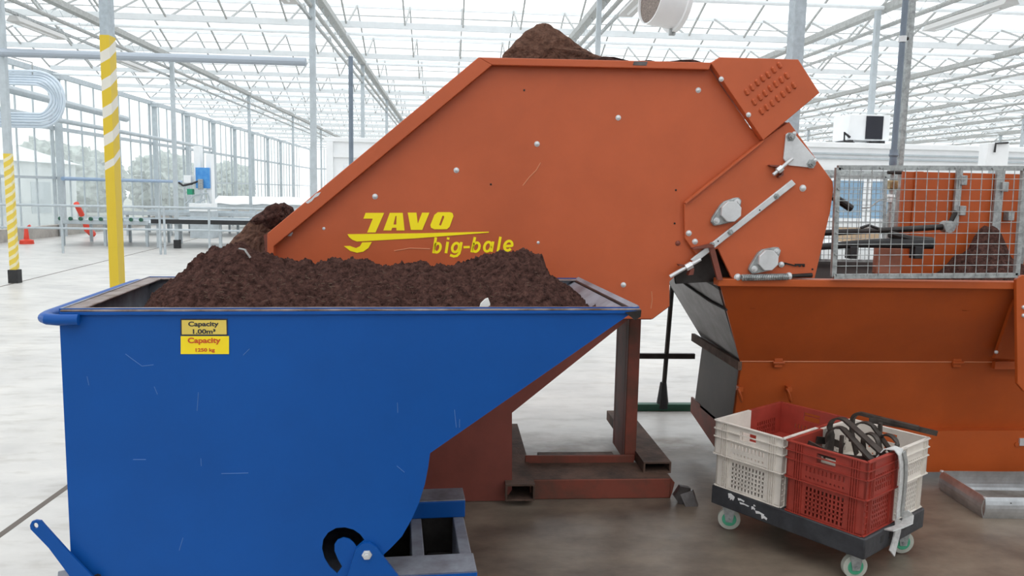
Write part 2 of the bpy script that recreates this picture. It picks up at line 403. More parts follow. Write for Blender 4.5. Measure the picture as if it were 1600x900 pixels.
column(-2.02, 5.0, 'yellow', 'near yellow-painted column with white diagonal stripes behind the blue skip')
column(-6.43, 12.28, 'taped', 'column wrapped in yellow and white tape at the left edge', .09, .09)
column(2.2, 5.08, 'plain', 'wide galvanised column rising behind the louvred cover of the orange machine', .072, .10)
column(-2.06, 12.4, 'plain', 'galvanised column left of the orange machine, in front of the white cabin', .085, .085)
column(-6.43, 19.4, 'plain', 'slim galvanised column with black foot among the benches, left of the blue-panelled robot', .085, .085)
column(2.23, 12.3, 'plain', 'thin galvanised column rising behind the peat bale', .07, .07)
column(6.62, 12.3, 'plain', 'galvanised column in front of the roof heater unit', .075, .075)
seen = 0
for x in TX:
    for y in (19.5, 26.8, 34.1, 41.4):
        if x < -6 and y < 20: continue
        a, b = pr((x, y, 3))
        if a < 0 or a > 1610 or (760 < a < 1240): continue
        column(x, y, 'plain', 'slim pale galvanised column in the far rows under the glass roof', .085, .085)
wcol = 0
for i in range(0, 14):
    y = ys[3]+SPAN*i
    t = thing('wall_column', 'pale galvanised upright dividing the bays of the left glass wall', 'column', (XL+.12, y, 0), 'left glass wall uprights')
    MB().box((XL+.045, y-.07, 0), (XL+.20, y+.07, 4.4)).build('shaft', GALVL, t, smooth=0)
    MB().box((XL+.045, y-.15, 4.3), (XL+.25, y+.15, 4.38)).build('head_bracket', GALVL, t, smooth=0)
# long transverse pipe, dark underneath, ending beside the blue pipe
ya = P(478, 97, 12.2); 
tag(MB().tube([P(0, 82, 12.2), P(478, 97, 12.2)], .06, 12).build('heating_pipe', mat('steel_blue_pipe', (.38, .43, .49), .45, .3), loc=P(240, 90, 12.2)), 'long grey-blue pipe across the top left under the roof', 'pipe')
a = P(548, 99, 12.4)
tag(MB().tube([a+V((0, 0, .1)), V((a.x, a.y, 0))], .035, 12).build('drain_pipe', PVC, loc=V((a.x, a.y, 0))), 'blue-grey downpipe beside the left column, ending in front of the white cabin', 'pipe')
# two big pipes along the left wall
for (p1, p2, r, l) in (((12, 139), (197, 186), .09, 'upper of the two heating pipes running along the left glass wall'), ((60, 182), (330, 232), .06, 'lower of the two heating pipes running along the left glass wall')):
    a, b = PX(*p1, -9.5), PX(*p2, -9.5)
    tag(MB().tube([a-(b-a)*.2, b], r, 12).build('heating_pipe', GALVL, loc=a), l, 'pipe', 'left wall heating pipes')
# coil of hose
c0 = PX(14, 154, -9.2); t = thing('hose_coil', 'coil of pale blue hose hanging at the upper left', 'hose coil', c0)
for k in range(6):
    R_ = .30+.055*k; pts = []
    for j in range(40):
        q = 2*PI*j/40; pts.append(c0+V(((.55 if math.cos(q) > 0 else -.55)+R_*math.cos(q), .03*math.sin(3*q+k), R_*math.sin(q))))
    MB().tube(pts, .028, 8, closed=True).build('loop', HOSEM, t)
MB().tube([c0+V((.5, 0, .5)), c0+V((.5, 0, .75)), c0+V((-.1, 0, .9))], .015, 6).build('hanging_hook', GALVD, t)
# grow lights hung from the truss rails
def lamp(x, yc, label, ln=1.5):
    t = thing('grow_light', label, 'lamp', (x, yc, 3.86), 'grow lights under the trusses')
    h = ln/2
    MB().prism([(x-.05, yc-h, 3.95), (x+.05, yc-h, 3.95), (x+.10, yc-h, 3.87), (x-.10, yc-h, 3.87)], (0, ln, 0)).build('reflector', LAMPM, t, smooth=0)
    MB().box((x-.03, yc-h+.1, 3.95), (x+.03, yc-h+.5, 3.99)).build('mounting_bracket', GALVD, t, smooth=0)
    MB().tube([(x, yc-h+.2, 3.868), (x, yc+h-.2, 3.868)], .018, 8).build('tube', WHITE, t)
lamp(TX[0], 13.5, 'white grow light above the hose coil at the upper left')
lamp(TX[0], 17.2, 'white grow light just right of the yellow striped column')
lamp(TX[1], 10.2, 'white grow light at the top edge above the left column')
lamp(TX[2], 10.1, 'white grow light above and right of the peat bale', 1.7)
lamp(TX[3], 10.3, 'white grow light at the upper right corner', 1.7)
# ventilation fan
c0 = P(1016, -6, 7.0); t = thing('duct_fan', 'white round duct fan hanging above the orange machine', 'fan', c0)
ax = V((1, .22, -.10)).normalized()
def ring(o, axis, R1, R2, l, n=36):
    return MB().lathe(o, axis, [(0, R2), (0, R1), (l, R1), (l, R2), (0, R2)], n, cap=False)
ring(c0, ax, .235, .225, .26).build('duct', WHITE, t)
ring(c0+ax*.24, ax, .265, .226, .04).build('flange', WHITE, t)
MB().lathe(c0+ax*.02, ax, [(0, .22), (.01, .22)], 32).build('mesh_guard', MESHG, t)
MB().lathe(c0+ax*.05, ax, [(0, .06), (.14, .06)], 16).build('motor', BLACK, t)
MB().tube([c0+ax*.13+V((0, 0, .2)), c0+ax*.13+V((0, 0, 1.8))], .012, 8).build('hanger', GALVD, t)
MB().obox(c0+ax*.22+V((-.02, -.02, -.29)), (.05, 0, 0), (0, .04, 0), (0, 0, .05)).build('bracket', GALVD, t)

# ------------------------------------------------------------------ background equipment
# site cabin behind the machine (left) and partition cabin (right)
def cabin(name, x0, x1, y0, y1, zt, label):
    t = thing(name, label, 'cabin', ((x0+x1)/2, y0, 0))
    MB().box((x0, y0, .05), (x1, y1, zt)).build('wall_panel', WHITE, t, bevel=.01)
    MB().box((x0-.04, y0-.04, zt-.05), (x1+.04, y1+.04, zt+.03)).build('roof_edge', WHITE, t, bevel=.01)
    return t
a = P(510, 218, 14.5); b = P(1000, 218, 14.5); zt = P(560, 218, 14.5).z
t = cabin('white_cabin', a.x, b.x, 14.5, 17, zt, 'white panelled cabin behind the left slope of the orange machine')
MB().box((a.x, 14.46, zt-.32), (b.x, 14.5, zt-.24)).build('cornice', WHITE, t)
MB().box((a.x, 14.44, .05), (a.x+.12, 14.52, zt-.05)).build('corner_post', WHITE, t)
for xx in (a.x+.3, a.x+1.5): MB().box((xx, 14.47, .3), (xx+1.0, 14.5, zt-.45)).build('door_panel', mat('pale_door', (.74, .77, .80), .5) if 'pale_door' not in MATS else MATS['pale_door'], t, bevel=.01)
yb = 11.5
a = P(1240, 224, yb); b = P(1700, 224, yb); zt = a.z
z = lambda px, py: P(px, py, yb).z
t = cabin('partition_cabin', a.x, b.x, yb, yb+3, zt, 'long white cabin with blue windows behind the wire mesh guard')
for py in (240, 247): MB().box((a.x, yb-.03, z(1300, py)-.012), (b.x, yb, z(1300, py)+.012)).build('cable_trunking', GALVL, t, smooth=0)
MB().box((a.x, yb-.05, z(1300, 276)), (b.x, yb, z(1300, 266))).build('window_head', GALVD, t, smooth=0)
for k in range(6):
    xa = P(1292, 300, yb).x+k*.62
    f_ = MB().box((xa, yb-.05, z(1300, 345)), (xa+.58, yb-.005, z(1300, 278))).build('window_frame', WHITE, t, smooth=0)
    lab(MB().box((xa+.05, yb-.056, z(1300, 340)), (xa+.53, yb-.045, z(1300, 282))).build('pane', WINB, f_, smooth=0), 'bluish window pane')
# carton in front of the cabin
c0 = P(1355, 368, 10.6); s_ = .28
bx_ = MB().box((c0.x-.25, 10.6, c0.z-.1), (c0.x+.18, 10.95, c0.z+.1))
t = thing('carton', 'brown cardboard carton below the cabin window, seen through the mesh guard', 'carton', (c0.x, 10.75, c0.z-.1))
bx_.build('body', CARD, t, bevel=.004); MB().box((c0.x-.25, 10.76, c0.z+.1), (c0.x+.18, 10.79, c0.z+.102)).build('tape', WHITE, t)
bt = thing('workbench', 'pale workbench in front of the cabin, seen through the mesh guard', 'bench', (c0.x, 10.8, 0))
MB().box((c0.x-.8, 10.5, c0.z-.14), (c0.x+.9, 11.2, c0.z-.1)).build('worktop', WHITE, bt)
for dx in (-.75, .85):
    for yy in (10.55, 11.15): MB().box((c0.x+dx-.025, yy-.025, 0), (c0.x+dx+.025, yy+.025, c0.z-.14)).build('leg', GALVL, bt)
# heater unit on the cabin roof
y = yb+.4; a = P(1322, 224, y); b = P(1392, 180, y)
t = thing('air_heater', 'white heater unit with dark front grille on the cabin roof', 'heater', ((a.x+b.x)/2, y, zt+.03))
MB().box((a.x+.02, y, zt+.10), (b.x, y+.5, b.z)).build('casing', WHITE, t, bevel=.01)
s1, s2 = P(1351, 222, y), P(1380, 182, y)
lab(MB().box((s1.x, y-.02, zt+.12), (s2.x, y+.005, s2.z)).build('grille', SCREEN, t), 'dark square front grille')
for xx in (a.x+.05, b.x-.12): MB().box((xx, y+.02, zt+.03), (xx+.07, y+.45, zt+.10)).build('foot', BLACK, t)
MB().tube([(a.x+.04, y-.02, zt+.14), (a.x-.06, y-.05, zt+.2), (a.x-.06, y-.05, zt+.08), (a.x+.1, y-.05, zt+.05)], .02, 8).build('cable', BLACK, t)
# junction box with a black bracket
a = P(1540, 262, 9.0); b = P(1578, 224, 9.0)
t = thing('control_box', 'white control box with black bracket above the mesh guard at right', 'control box', ((a.x+b.x)/2, 9.05, a.z))
MB().box((a.x, 9.0, a.z), (b.x, 9.15, b.z)).build('casing', WHITE, t, bevel=.008)
MB().tube([P(1554, 238, 8.98), P(1556, 224, 8.98), P(1575, 223, 8.98)], .012, 8).build('bracket', BLACK, t)
MB().box((a.x+.1, 9.03, 0), (a.x+.16, 9.09, a.z)).build('post', GALVL, t)
# railing
yr = 17.6
xa, xb = PX(0, 323, 1).x, 0
p1 = P(-40, 325, yr); p2 = P(440, 325, yr); zt_, zm = P(250, 324, yr).z, P(250, 359, yr).z
t = thing('steel_railing', 'pale tubular steel railing in front of the rolling benches at left', 'railing', ((p1.x+p2.x)/2, yr, 0))
MB().tube([(p1.x, yr, zt_), (p2.x, yr, zt_)], .028, 10).build('top_rail', GALVL, t)
MB().tube([(p1.x, yr, zm), (p2.x, yr, zm)], .024, 10).build('middle_rail', GALVL, t)
for px in (20, 97, 250, 257, 327, 400): q = P(px, 360, yr); MB().tube([(q.x, yr, 0), (q.x, yr, zt_+(.03 if px > 240 and px < 260 else 0))], .024, 10).build('post', GALVL, t)
# rolling benches
def bench(x0, x1, y0, y1, z, label, cloth=None, wheels=False):
    t = thing('rolling_bench', label, 'bench', ((x0+x1)/2, y0, 0), 'steel growing benches')
    MB().box((x0, y0, z-.07), (x1, y1, z-.02)).build('bench_bed', GALVL, t)
    MB().box((x0, y0-.02, z-.06), (x1, y0+.02, z+.04)).build('side_rail', GALVL if not cloth else cloth, t)
    MB().box((x0, y1-.02, z-.06), (x1, y1+.02, z+.04)).build('side_rail', GALVL, t)
    n = max(2, int((x1-x0)/1.2))
    for k in range(n+1):
        xx = x0+.1+(x1-x0-.2)*k/n
        for yy in (y0+.15, y1-.15): MB().box((xx-.03, yy-.03, 0), (xx+.03, yy+.03, z-.07)).build('leg', GALVL, t)
    if wheels:
        for k in range(9): xx = x0+.15+(x1-x0-.3)*k/8; MB().lathe((xx, y0-.03, z+.06), (0, -1, 0), [(0, .045), (.05, .045)], 12).build('roller', GREEN, t)
a, b = P(86, 345, 19.6), P(232, 345, 19.6); bench(a.x, b.x, 19.6, 21.4, a.z, 'steel rolling bench with green rollers left of the yellow column', wheels=True)
a, b = P(236, 345, 19.3), P(445, 348, 19.3); bench(a.x, b.x, 19.3, 21.2, a.z, 'steel rolling bench edged with black film right of the yellow column', BLACK)
a, b = P(190, 332, 24), P(470, 332, 24); bench(a.x, b.x, 24, 26, a.z, 'second row steel rolling bench below the blue-panelled robot')
a, b = P(330, 320, 28.5), P(520, 320, 28.5)
bench(a.x, b.x, 28.5, 31, a.z, 'far rolling bench carrying a white sheet, left of the orange machine')
sheet = MB(); n = 24
for i in range(n+1):
    for j in range(9):
        u, v = i/n, j/8
        sheet.v.append(V((a.x+(b.x-a.x)*u, 28.45+2.6*v, a.z+.05+.25*math.sin(PI*v)+.05*noise.noise((u*8, v*4, 0)))))
for i in range(n):
    for j in range(8): k = i*9+j; sheet.f.append((k, k+9, k+10, k+1))
so = sheet.build('white_sheet', WHITE, loc=(a.x, 28.5, a.z)); tag(so, 'white plastic sheet lying over the far bench', 'sheet'); sm = so.modifiers.new('thickness', 'SOLIDIFY'); sm.thickness = .02
# transplanting robot
yq = 23.2
q = lambda px, py: P(px, py, yq)
t = thing('transplant_robot', 'tall white robot with blue front panel and green box beyond the benches', 'machine', (q(315, 320).x, yq, 0))
def rbox(n, m, x0, y0, x1, y1, d0, d1, l=None, bev=.01):
    a, b = q(x0, y1), q(x1, y0); o = MB().box((a.x, yq+d0, a.z), (b.x, yq+d1, b.z)).build(n, m, t, bevel=bev)
    if l: lab(o, l)
rbox('mast', WHITE, 303, 228, 310, 330, .1, .4); rbox('mast', WHITE, 322, 240, 328, 330, .1, .4)
rbox('front_panel', BLUEP, 306, 262, 327, 294, 0, .08, 'blue front panel')
rbox('motor', WHITE, 287, 274, 298, 286, 0, .3); rbox('gear_box', GREENB, 293, 295, 301, 304, -.05, .15, 'green box')
rbox('gripper', GALVD, 311, 280, 318, 296, -.1, 0); rbox('base', WHITE, 297, 318, 330, 330, -.1, .6)
a = q(297, 330); MB().box((a.x, yq-.05, 0), (a.x+.62, yq+.55, a.z)).build('pedestal', GALVL, t)
MB().tube([q(279, 285), q(286, 290), q(300, 287), q(310, 283), q(312, 292)], .03, 8).build('hose', BLACK, t)
for (x0, y0, x1, y1) in ((290, 318, 304, 305), (304, 305, 325, 302), (325, 302, 329, 318), (312, 318, 316, 303), (296, 322, 322, 310)):
    MB().tube([q(x0, y0), q(x1, y1)], .025, 8).build('frame_tube', GALVL, t)
# red shovel against the left wall & red cone
a, b = PX(121, 322, -9.9), PX(143, 366, -9.9)
t = thing('red_shovel', 'red-bladed shovel leaning by the left glass wall', 'shovel', (b.x, b.y, b.z-.2))
MB().tube([PX(119, 318, -9.9), PX(128, 336, -9.9)], .07, 8).build('handle', REDP, t); MB().tube([PX(128, 336, -9.9), PX(133, 348, -9.9)], .03, 8).build('shaft', GALVL, t)
MB().tube([PX(132, 346, -9.9), PX(137, 358, -9.9), PX(145, 366, -9.9)], .08, 8, rs=[.06, .1, .09]).build('blade', REDP, t)
g = Z(42, 381, 0); t = thing('red_spout', 'small red spout standing on the floor at the left wall', 'spout', g)
MB().lathe(g, (0, 0, 1), [(0, .16), (.09, .15), (.12, .06), (.38, .04), (.40, .03)], 16).build('body', REDP, t)
MB().tube([g+V((0, 0, .37)), g+V((.1, 0, .45))], .03, 8).build('nozzle', REDP, t)
# blue-grey pipe along wall at rail height
a, b = PX(98, 279, -10.6), PX(283, 284, -10.6)
tag(MB().tube([a, b], .055, 10).build('irrigation_pipe', BLUEPIPE, loc=a), 'blue-grey irrigation pipe along the left glass wall', 'pipe')
# bushes and a pale outbuilding beyond the left glass
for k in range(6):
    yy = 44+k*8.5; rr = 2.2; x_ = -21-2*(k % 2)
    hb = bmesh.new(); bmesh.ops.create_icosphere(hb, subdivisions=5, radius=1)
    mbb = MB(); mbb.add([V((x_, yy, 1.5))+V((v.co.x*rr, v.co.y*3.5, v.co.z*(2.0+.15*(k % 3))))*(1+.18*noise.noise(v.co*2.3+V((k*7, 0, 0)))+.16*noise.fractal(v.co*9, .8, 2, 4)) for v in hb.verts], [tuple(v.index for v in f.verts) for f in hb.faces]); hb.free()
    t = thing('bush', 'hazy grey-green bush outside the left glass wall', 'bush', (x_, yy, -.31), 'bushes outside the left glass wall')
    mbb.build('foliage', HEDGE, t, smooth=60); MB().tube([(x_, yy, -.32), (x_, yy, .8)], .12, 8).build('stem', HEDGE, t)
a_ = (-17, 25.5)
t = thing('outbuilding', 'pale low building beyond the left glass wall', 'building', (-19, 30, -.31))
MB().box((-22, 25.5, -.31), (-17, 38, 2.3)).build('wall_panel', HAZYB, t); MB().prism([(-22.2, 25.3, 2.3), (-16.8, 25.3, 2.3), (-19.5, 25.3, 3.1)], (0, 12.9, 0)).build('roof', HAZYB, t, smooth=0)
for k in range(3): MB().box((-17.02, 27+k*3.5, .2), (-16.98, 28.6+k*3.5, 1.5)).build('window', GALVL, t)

# ------------------------------------------------------------------ orange bale machine
YM, DEP = 3.62, 1.35
Q = lambda px, py, d=0: P(px, py, YM)+V((0, -d, 0))      # a spot on the near side panel, d towards the camera
base = V((.6, YM+.6, 0))
M = thing('bale_breaker', 'big orange peat bale breaker with yellow lettering behind the blue skip', 'machine', base)
panel = [(421, 366), (747, 93), (1105, 101), (1130, 140), (1187, 220), (1230, 300), (1110, 395), (1090, 404), (1062, 424), (1046, 440), (1046, 478), (1019, 498), (940, 498), (560, 560), (421, 440)]
pw = [Q(*p) for p in panel]
for p in pw:
    if p.z < 0.02: p.z = .004
MB().prism(pw, (0, .012, 0)).build('side_panel', ORANGE, M, smooth=0)
MB().prism([p+V((0, DEP, 0)) for p in pw], (0, .012, 0)).build('side_panel', ORANGE, M, smooth=0)
# folded edge around the panel
def strip(pts, d0, d1, name, m, par=M, bev=.003): return MB().prism([Q(*p, d0) for p in pts], (0, d0-d1, 0)).build(name, m, par, bevel=bev, smooth=0)
strip([(421, 364), (747, 92), (768, 104), (431, 384)], .045, 0, 'edge_flange', ORANGE)
strip([(747, 92), (1107, 100), (1103, 111), (768, 104)], .045, 0, 'edge_flange', ORANGE)
strip([(421, 364), (431, 377), (431, 440), (421, 440)], .045, 0, 'edge_flange', ORANGE)
# dented bare patch on the flange
lab(strip([(480, 316), (489, 310), (497, 302), (504, 300), (500, 306), (494, 309), (490, 314), (484, 318)], .0465, .045, 'bare_patch', ZINC, bev=0), 'bare metal patch where paint is rubbed off')
lab(strip([(987, 98.5), (1008, 98.9), (1006, 105), (985, 104.5)], .0465, .045, 'worn_patch', TROUGHEND, bev=0), 'worn grey patch')
# belly and end sheets between the two sides
for i, j in ((10, 11), (11, 12), (12, 13)):
    a, b = pw[i], pw[j]; MB().obox(a+V((0, .012, 0)), b-a, (0, DEP-.012, 0), ((b-a).cross(V((0, 1, 0)))).normalized()*.006).build('belly_plate', RUSTRED, M, smooth=0)
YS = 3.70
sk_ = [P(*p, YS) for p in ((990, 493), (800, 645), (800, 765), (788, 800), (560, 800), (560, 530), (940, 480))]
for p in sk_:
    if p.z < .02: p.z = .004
for dy in (0, DEP-.2): lab(MB().prism([p+V((0, dy, 0)) for p in sk_], (0, .012, 0)).build('lower_skirt', SKIRT, M, smooth=0), 'lower skirt, dark red with the shade painted in')
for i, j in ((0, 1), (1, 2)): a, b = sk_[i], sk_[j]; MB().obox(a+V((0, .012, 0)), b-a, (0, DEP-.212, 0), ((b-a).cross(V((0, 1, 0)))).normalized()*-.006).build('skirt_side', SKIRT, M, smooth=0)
# inclined conveyor bed inside
a, b = Q(470, 430), Q(1040, 400)
lab(MB().obox(a+V((0, .02, -.03)), b-a, (0, DEP-.03, 0), (0, 0, .03)).build('conveyor_belt', BLACKR, M, smooth=0), 'dark conveyor belt inside the hopper')
a = Q(431, 385); MB().box((a.x-.22, YM+.1, a.z-.30), (a.x+.02, YM+DEP-.1, a.z-.24)).build('loading_lip', RUSTRED, M)
# loading flap at the left end, leaning plank edge
pts = [Q(421, 360), Q(400, 374), Q(380, 394), Q(421, 400)]
MB().prism([p+V((0, .10, 0)) for p in pts], (0, .03, 0)).build('loading_flap', FLAPM, M, smooth=0)
pts = [Q(409, 368), Q(421, 364), Q(421, 395), Q(411, 395)]
MB().prism([p+V((0, .04, 0)) for p in pts], (0, .05, 0)).build('flap_bracket', RUSTRED, M, smooth=0)
# bearing plate on the right
bp = [(1246, 206), (1228, 190), (1252, 196), (1299, 286), (1297, 300), (1294, 330), (1270, 433), (1141, 433), (1119, 388), (1086, 398), (1068, 372), (1068, 316)]
bp = [(1230, 191), (1298, 284), (1299, 296), (1294, 330), (1270, 434), (1141, 434), (1119, 388), (1086, 398), (1068, 372), (1067, 316), (1186, 221)]
strip(bp, .022, .004, 'bearing_plate', ORANGE)
MB().prism([Q(*p)+V((0, DEP-.03, 0)) for p in bp], (0, .012, 0)).build('bearing_plate', ORANGE, M, smooth=0)
strip([(1066, 316), (1187, 220), (1188.5, 222), (1068, 318.5)], .04, .022, 'plate_lip', ORANGE, bev=.001)
# cross sheet closing the right end
for pa, pb in (((1230, 191), (1298, 284)), ((1298, 284), (1294, 330)), ((1294, 330), (1272, 425))):
    a, b = Q(*pa), Q(*pb); MB().obox(a+V((-.004, .0, 0)), b-a, (0, DEP-.03, 0), (-.006, 0, 0)).build('end_sheet', ORANGE, M, smooth=0)
# dark backing added behind the notch, standing in for the shade inside
a, b = Q(1060, 440), Q(1200, 434)
lab(MB().prism([Q(*p)+V((0, .06, 0)) for p in ((1056, 400), (1130, 375), (1160, 440), (1062, 446))], (0, .02, 0)).build('notch_backing', DARKIN, M, smooth=0), 'dark backing sheet added behind the discharge notch to darken it')
# louvred cover
cov = [(1105, 101), (1119, 92), (1240, 95.5), (1273, 147), (1186, 220)]
CV = strip(cov, .05, .006, 'motor_cover', ORANGE)
MB().prism([Q(*p)+V((0, .01, 0)) for p in [(1119, 93), (1240, 96.5), (1272, 147), (1250, 165)]], (0, DEP, 0)).build('motor_cover_top', ORANGE, M, smooth=0)
rows = [[(1170, 450), (1195, 428), (1220, 405), (1245, 385), (1272, 368), (1298, 345), (1325, 322)], [(1205, 497), (1232, 475), (1257, 455), (1282, 432), (1308, 412), (1334, 392), (1360, 372)], [(1240, 541), (1265, 522), (1291, 502), (1317, 481), (1342, 460), (1368, 438), (1394, 418)]]
for rw in rows:
    for (x, y) in rw:
        x, y = x/3.077+780, y/3.077
        MB().tube([Q(x-2.6, y-4.8, .05), Q(x-1.6, y-3, .052), Q(x+1.6, y+3, .052), Q(x+2.6, y+4.8, .05)], .008, 8, rs=[.003, .0085, .0085, .003]).build('louvre', ORANGE, CV)
def bolt(px, py, d=0, r=.011, m=ZINC, par=M, hexa=False):
    o = Q(px, py, d)
    b = MB().lathe(o, (0, -1, 0), [(0, r*1.15), (.002, r*1.15), (.002, r), (r*.5, r*.85), (r*.8, r*.3)] if not hexa else [(0, r*1.5), (.002, r*1.5), (.002, r), (r*1.0, r), (r*1.0, r*.55), (r*1.6, r*.55)], 6 if hexa else 14)
    return b.build('bolt', m, par)
for p in ((586, 307), (713, 266), (839, 225), (966, 184), (1091, 141)): bolt(*p)
for p in ((456, 349), (443, 367), (452, 364)): bolt(*p, 0, .011, ZINC, M, True)
for p in ((506, 357), (841, 379)): bolt(*p, 0, .006)
bolt(974, 445, 0, .011); bolt(1059, 380, 0, .011, RUSTRED)
for p in ((767, 288), (819, 141), (1056, 297), (1054, 349)): bolt(*p, 0, .004, DARKIN)
for p in ((1121, 126), (1163, 181)): bolt(*p, .05, .010)
for p in ((1074, 364), (1083.5, 377)): bolt(*p, .022, .012)
bolt(1251, 294, .022, .014); bolt(1266, 420, .022, .004, DARKIN)
# zinc gusset at upper right with threaded rod
zq = lambda x, y: (1020+x/3, 180+y/3)
gs = strip([zq(*p) for p in ((611, 92), (622, 84), (643, 84), (654, 92), (752, 208), (750, 225), (735, 248), (622, 236), (599, 206))], .032, .022, 'gusset_plate', ZINC)
for p in ((633, 104), (728, 229)): bolt(*zq(*p), .032, .015, GALVD, gs, True)
for p in ((650, 88), (746, 212)): bolt(*zq(*p), .030, .009, ZINC, gs)
tr = MB().tube([Q(*zq(636, 204), .045), Q(*zq(546, 280), .045)], .008, 10).build('tension_rod', ZINC, M)
MB().tube([Q(*zq(586, 246), .045), Q(*zq(566, 263), .045)], .016, 6).build('nut', ZINC, tr)
MB().prism([Q(*zq(*p), .05) for p in ((528, 234), (580, 236), (596, 252), (590, 262), (570, 246), (532, 240))], (0, .03, 0)).build('rod_bracket', RUSTRED, M, smooth=0)
MB().prism([Q(*zq(*p), .05) for p in ((580, 255), (592, 262), (592, 282), (572, 294), (570, 288), (584, 278))], (0, .03, 0)).build('rod_bracket', RUSTRED, M, smooth=0)
# flat adjusting bar
fb = strip([zq(*p) for p in ((637, 302), (656, 324), (190, 690), (166, 674))], .036, .024, 'adjusting_bar', ZINC)
for p in ((565, 380), (350, 547), (265, 606)): bolt(*zq(*p), .036, .010, GALVD, fb, True)
for p in ((487, 444), (294, 588)): bolt(*zq(*p), .036, .003, DARKIN, fb)
tr = MB().tube([Q(*zq(208, 670), .05), Q(*zq(66, 752), .05)], .009, 10).build('tension_rod', ZINC, M)
MB().tube([Q(*zq(168, 695), .05), Q(*zq(140, 711), .05)], .017, 6).build('nut', ZINC, tr)
MB().prism([Q(*zq(*p), .055) for p in ((106, 694), (165, 700), (178, 716), (174, 742), (150, 745), (162, 718), (110, 702))], (0, .035, 0)).build('rod_bracket', RUSTRED, M, smooth=0)
MB().prism([Q(*zq(*p), .06) for p in ((170, 619), (255, 600), (268, 606), (262, 616), (172, 625))], (0, .04, 0)).build('bar_bracket', RUSTRED, M, smooth=0)
MB().prism([Q(*zq(*p), .045) for p in ((246, 606), (272, 606), (314, 768), (290, 768))], (0, .02, 0)).build('notch_strut', RUSTRED, M, smooth=0)
# two octagonal bearings
for (cx, cy, ears) in ((346, 450, ((380, 406), (284, 493))), (518, 675, ((562, 636), (459, 716)))):
    c = Q(*zq(cx, cy), .022); e1, e2 = Q(*zq(*ears[0]), .022), Q(*zq(*ears[1]), .022)
    dr = (e1-e2).normalized(); nr = V((-dr.z, 0, dr.x))
    hp = [e2-dr*.022+nr*.012, e2+nr*.024-dr*.004, c+nr*.052-dr*.012, c+nr*.052+dr*.012, e1+nr*.022+dr*.004, e1+dr*.020+nr*.01, e1+dr*.020-nr*.01, e1-nr*.022+dr*.004, c-nr*.052+dr*.012, c-nr*.052-dr*.012, e2-nr*.024-dr*.004, e2-dr*.022-nr*.012]
    hs = MB().prism(hp, (0, -.022, 0)).build('bearing_housing', GALVD, M, bevel=.004)
    lab(MB().prism([c+V((0, -.022, 0))+V((math.cos(PI/8+k*PI/4), 0, math.sin(PI/8+k*PI/4)))*.050 for k in range(8)], (0, -.022, 0)).build('bearing_cap', ZINC, hs, bevel=.003, smooth=0), 'pale zinc octagonal cap')
    for e in (e1, e2): MB().lathe(e+V((0, -.022, 0)), (0, -1, 0), [(0, .015), (.004, .015), (.004, .010), (.014, .010), (.014, .006), (.022, .006)], 12).build('bolt', ZINC, hs)
# tension spring, slot and latch
sp_ = MB(); pts = []
a, b = Q(*zq(400, 757), .045), Q(*zq(616, 752), .045)
for k in range(26*8+1): tt = k/(26*8); an = 2*PI*k/8; pts.append(a.lerp(b, tt)+V((0, math.cos(an)*.013, math.sin(an)*.013)))
so = sp_.tube(pts, .0038, 6).build('tension_spring', GALVD, M)
for p in ((389, 758), (627, 752)): bolt(*zq(*p), .024, .016, ZINC, so)
MB().tube([Q(*zq(640, 751), .023), Q(*zq(735, 747), .023)], .011, 10, rs=[.009, .011]).build('slot', DARKIN, M)
lt = MB().prism([Q(*zq(*p), .03) for p in ((575, 690), (610, 688), (655, 700), (655, 694), (700, 694), (700, 708), (692, 708), (690, 700), (683, 700), (681, 708), (673, 708), (671, 701), (655, 706), (610, 695), (600, 708), (580, 706))], (0, .006, 0)).build('toothed_latch', DARKIN, M, smooth=0)
bolt(*zq(590, 697), .03, .012, ZINC, lt)
# legs, fork pockets and base channel
def sec(name, m, lo, hi, par=M, bev=.004): return MB().box(lo, hi).build(name, m, par, bevel=bev)
zc = .10
fr = Z(836, 750, zc); x0, x1 = Z(838, 752, zc).x-.03, Z(1056, 750, zc).x; yf = fr.y
sec('base_channel', RUSTRED, (x0, yf, .0), (x1-.02, yf+.24, zc))
MB().prism([(x1-.02, yf, 0), (x1-.02, yf, zc), (x1+.0, yf, zc-.02), (x1-.01, yf, .03)], (0, .24, 0)).build('channel_end', RUSTRED, M)
sec('channel_top', DUSTY, (x0, yf+.004, zc), (x1-.02, yf+.236, zc+.002), bev=0)
sec('channel_flange', RUSTRED, (x0, yf+.24, .0), (x1-.15, yf+.255, zc+.04))
def pocket(px0, px1, pyt, pyb, y, ln, zmin):
    a = P(px0, pyb, y); b = P(px1, pyt, y); X0, X1, z0, z1 = a.x, b.x, max(zmin, a.z), b.z; th = .008
    o = MB(); o.box((X0, y, z0), (X1, y+ln, z0+th)); o.box((X0, y, z1-th), (X1, y+ln, z1)); o.box((X0, y, z0+th), (X0+th, y+ln, z1-th)); o.box((X1-th, y, z0+th), (X1, y+ln, z1-th))
    return o.build('fork_pocket', DUSTY, M, smooth=0)
pocket(790, 836, 757, 783, YS-.06, 1.0, .004)
pocket(1005, 1049, 722, 746, yf+.08, .95, zc)
# post: wide plate
pb = Z(975, 720, zc); y = pb.y; xa = pb.x; xb = Z(992, 718, zc).x
zt_ = Q(975, 500).z+.03
sec('leg_post', RUSTRED, (xa, y, zc), (xb, y+.05, zt_)); sec('leg_web', RUSTRED, (xa, y+.05, zc), (xa+.012, y+.26, zt_)); sec('leg_post', RUSTRED, (xa, y+.26, zc), (xb, y+.30, zt_))
sec('cross_channel', DUSTY, (x0+.1, y+.02, 0), (xa, y+.3, .05))
# far legs
sec('leg_post', RUSTRED, (x0-.7, YM+DEP-.1, 0), (x0-.5, YM+DEP, .8))
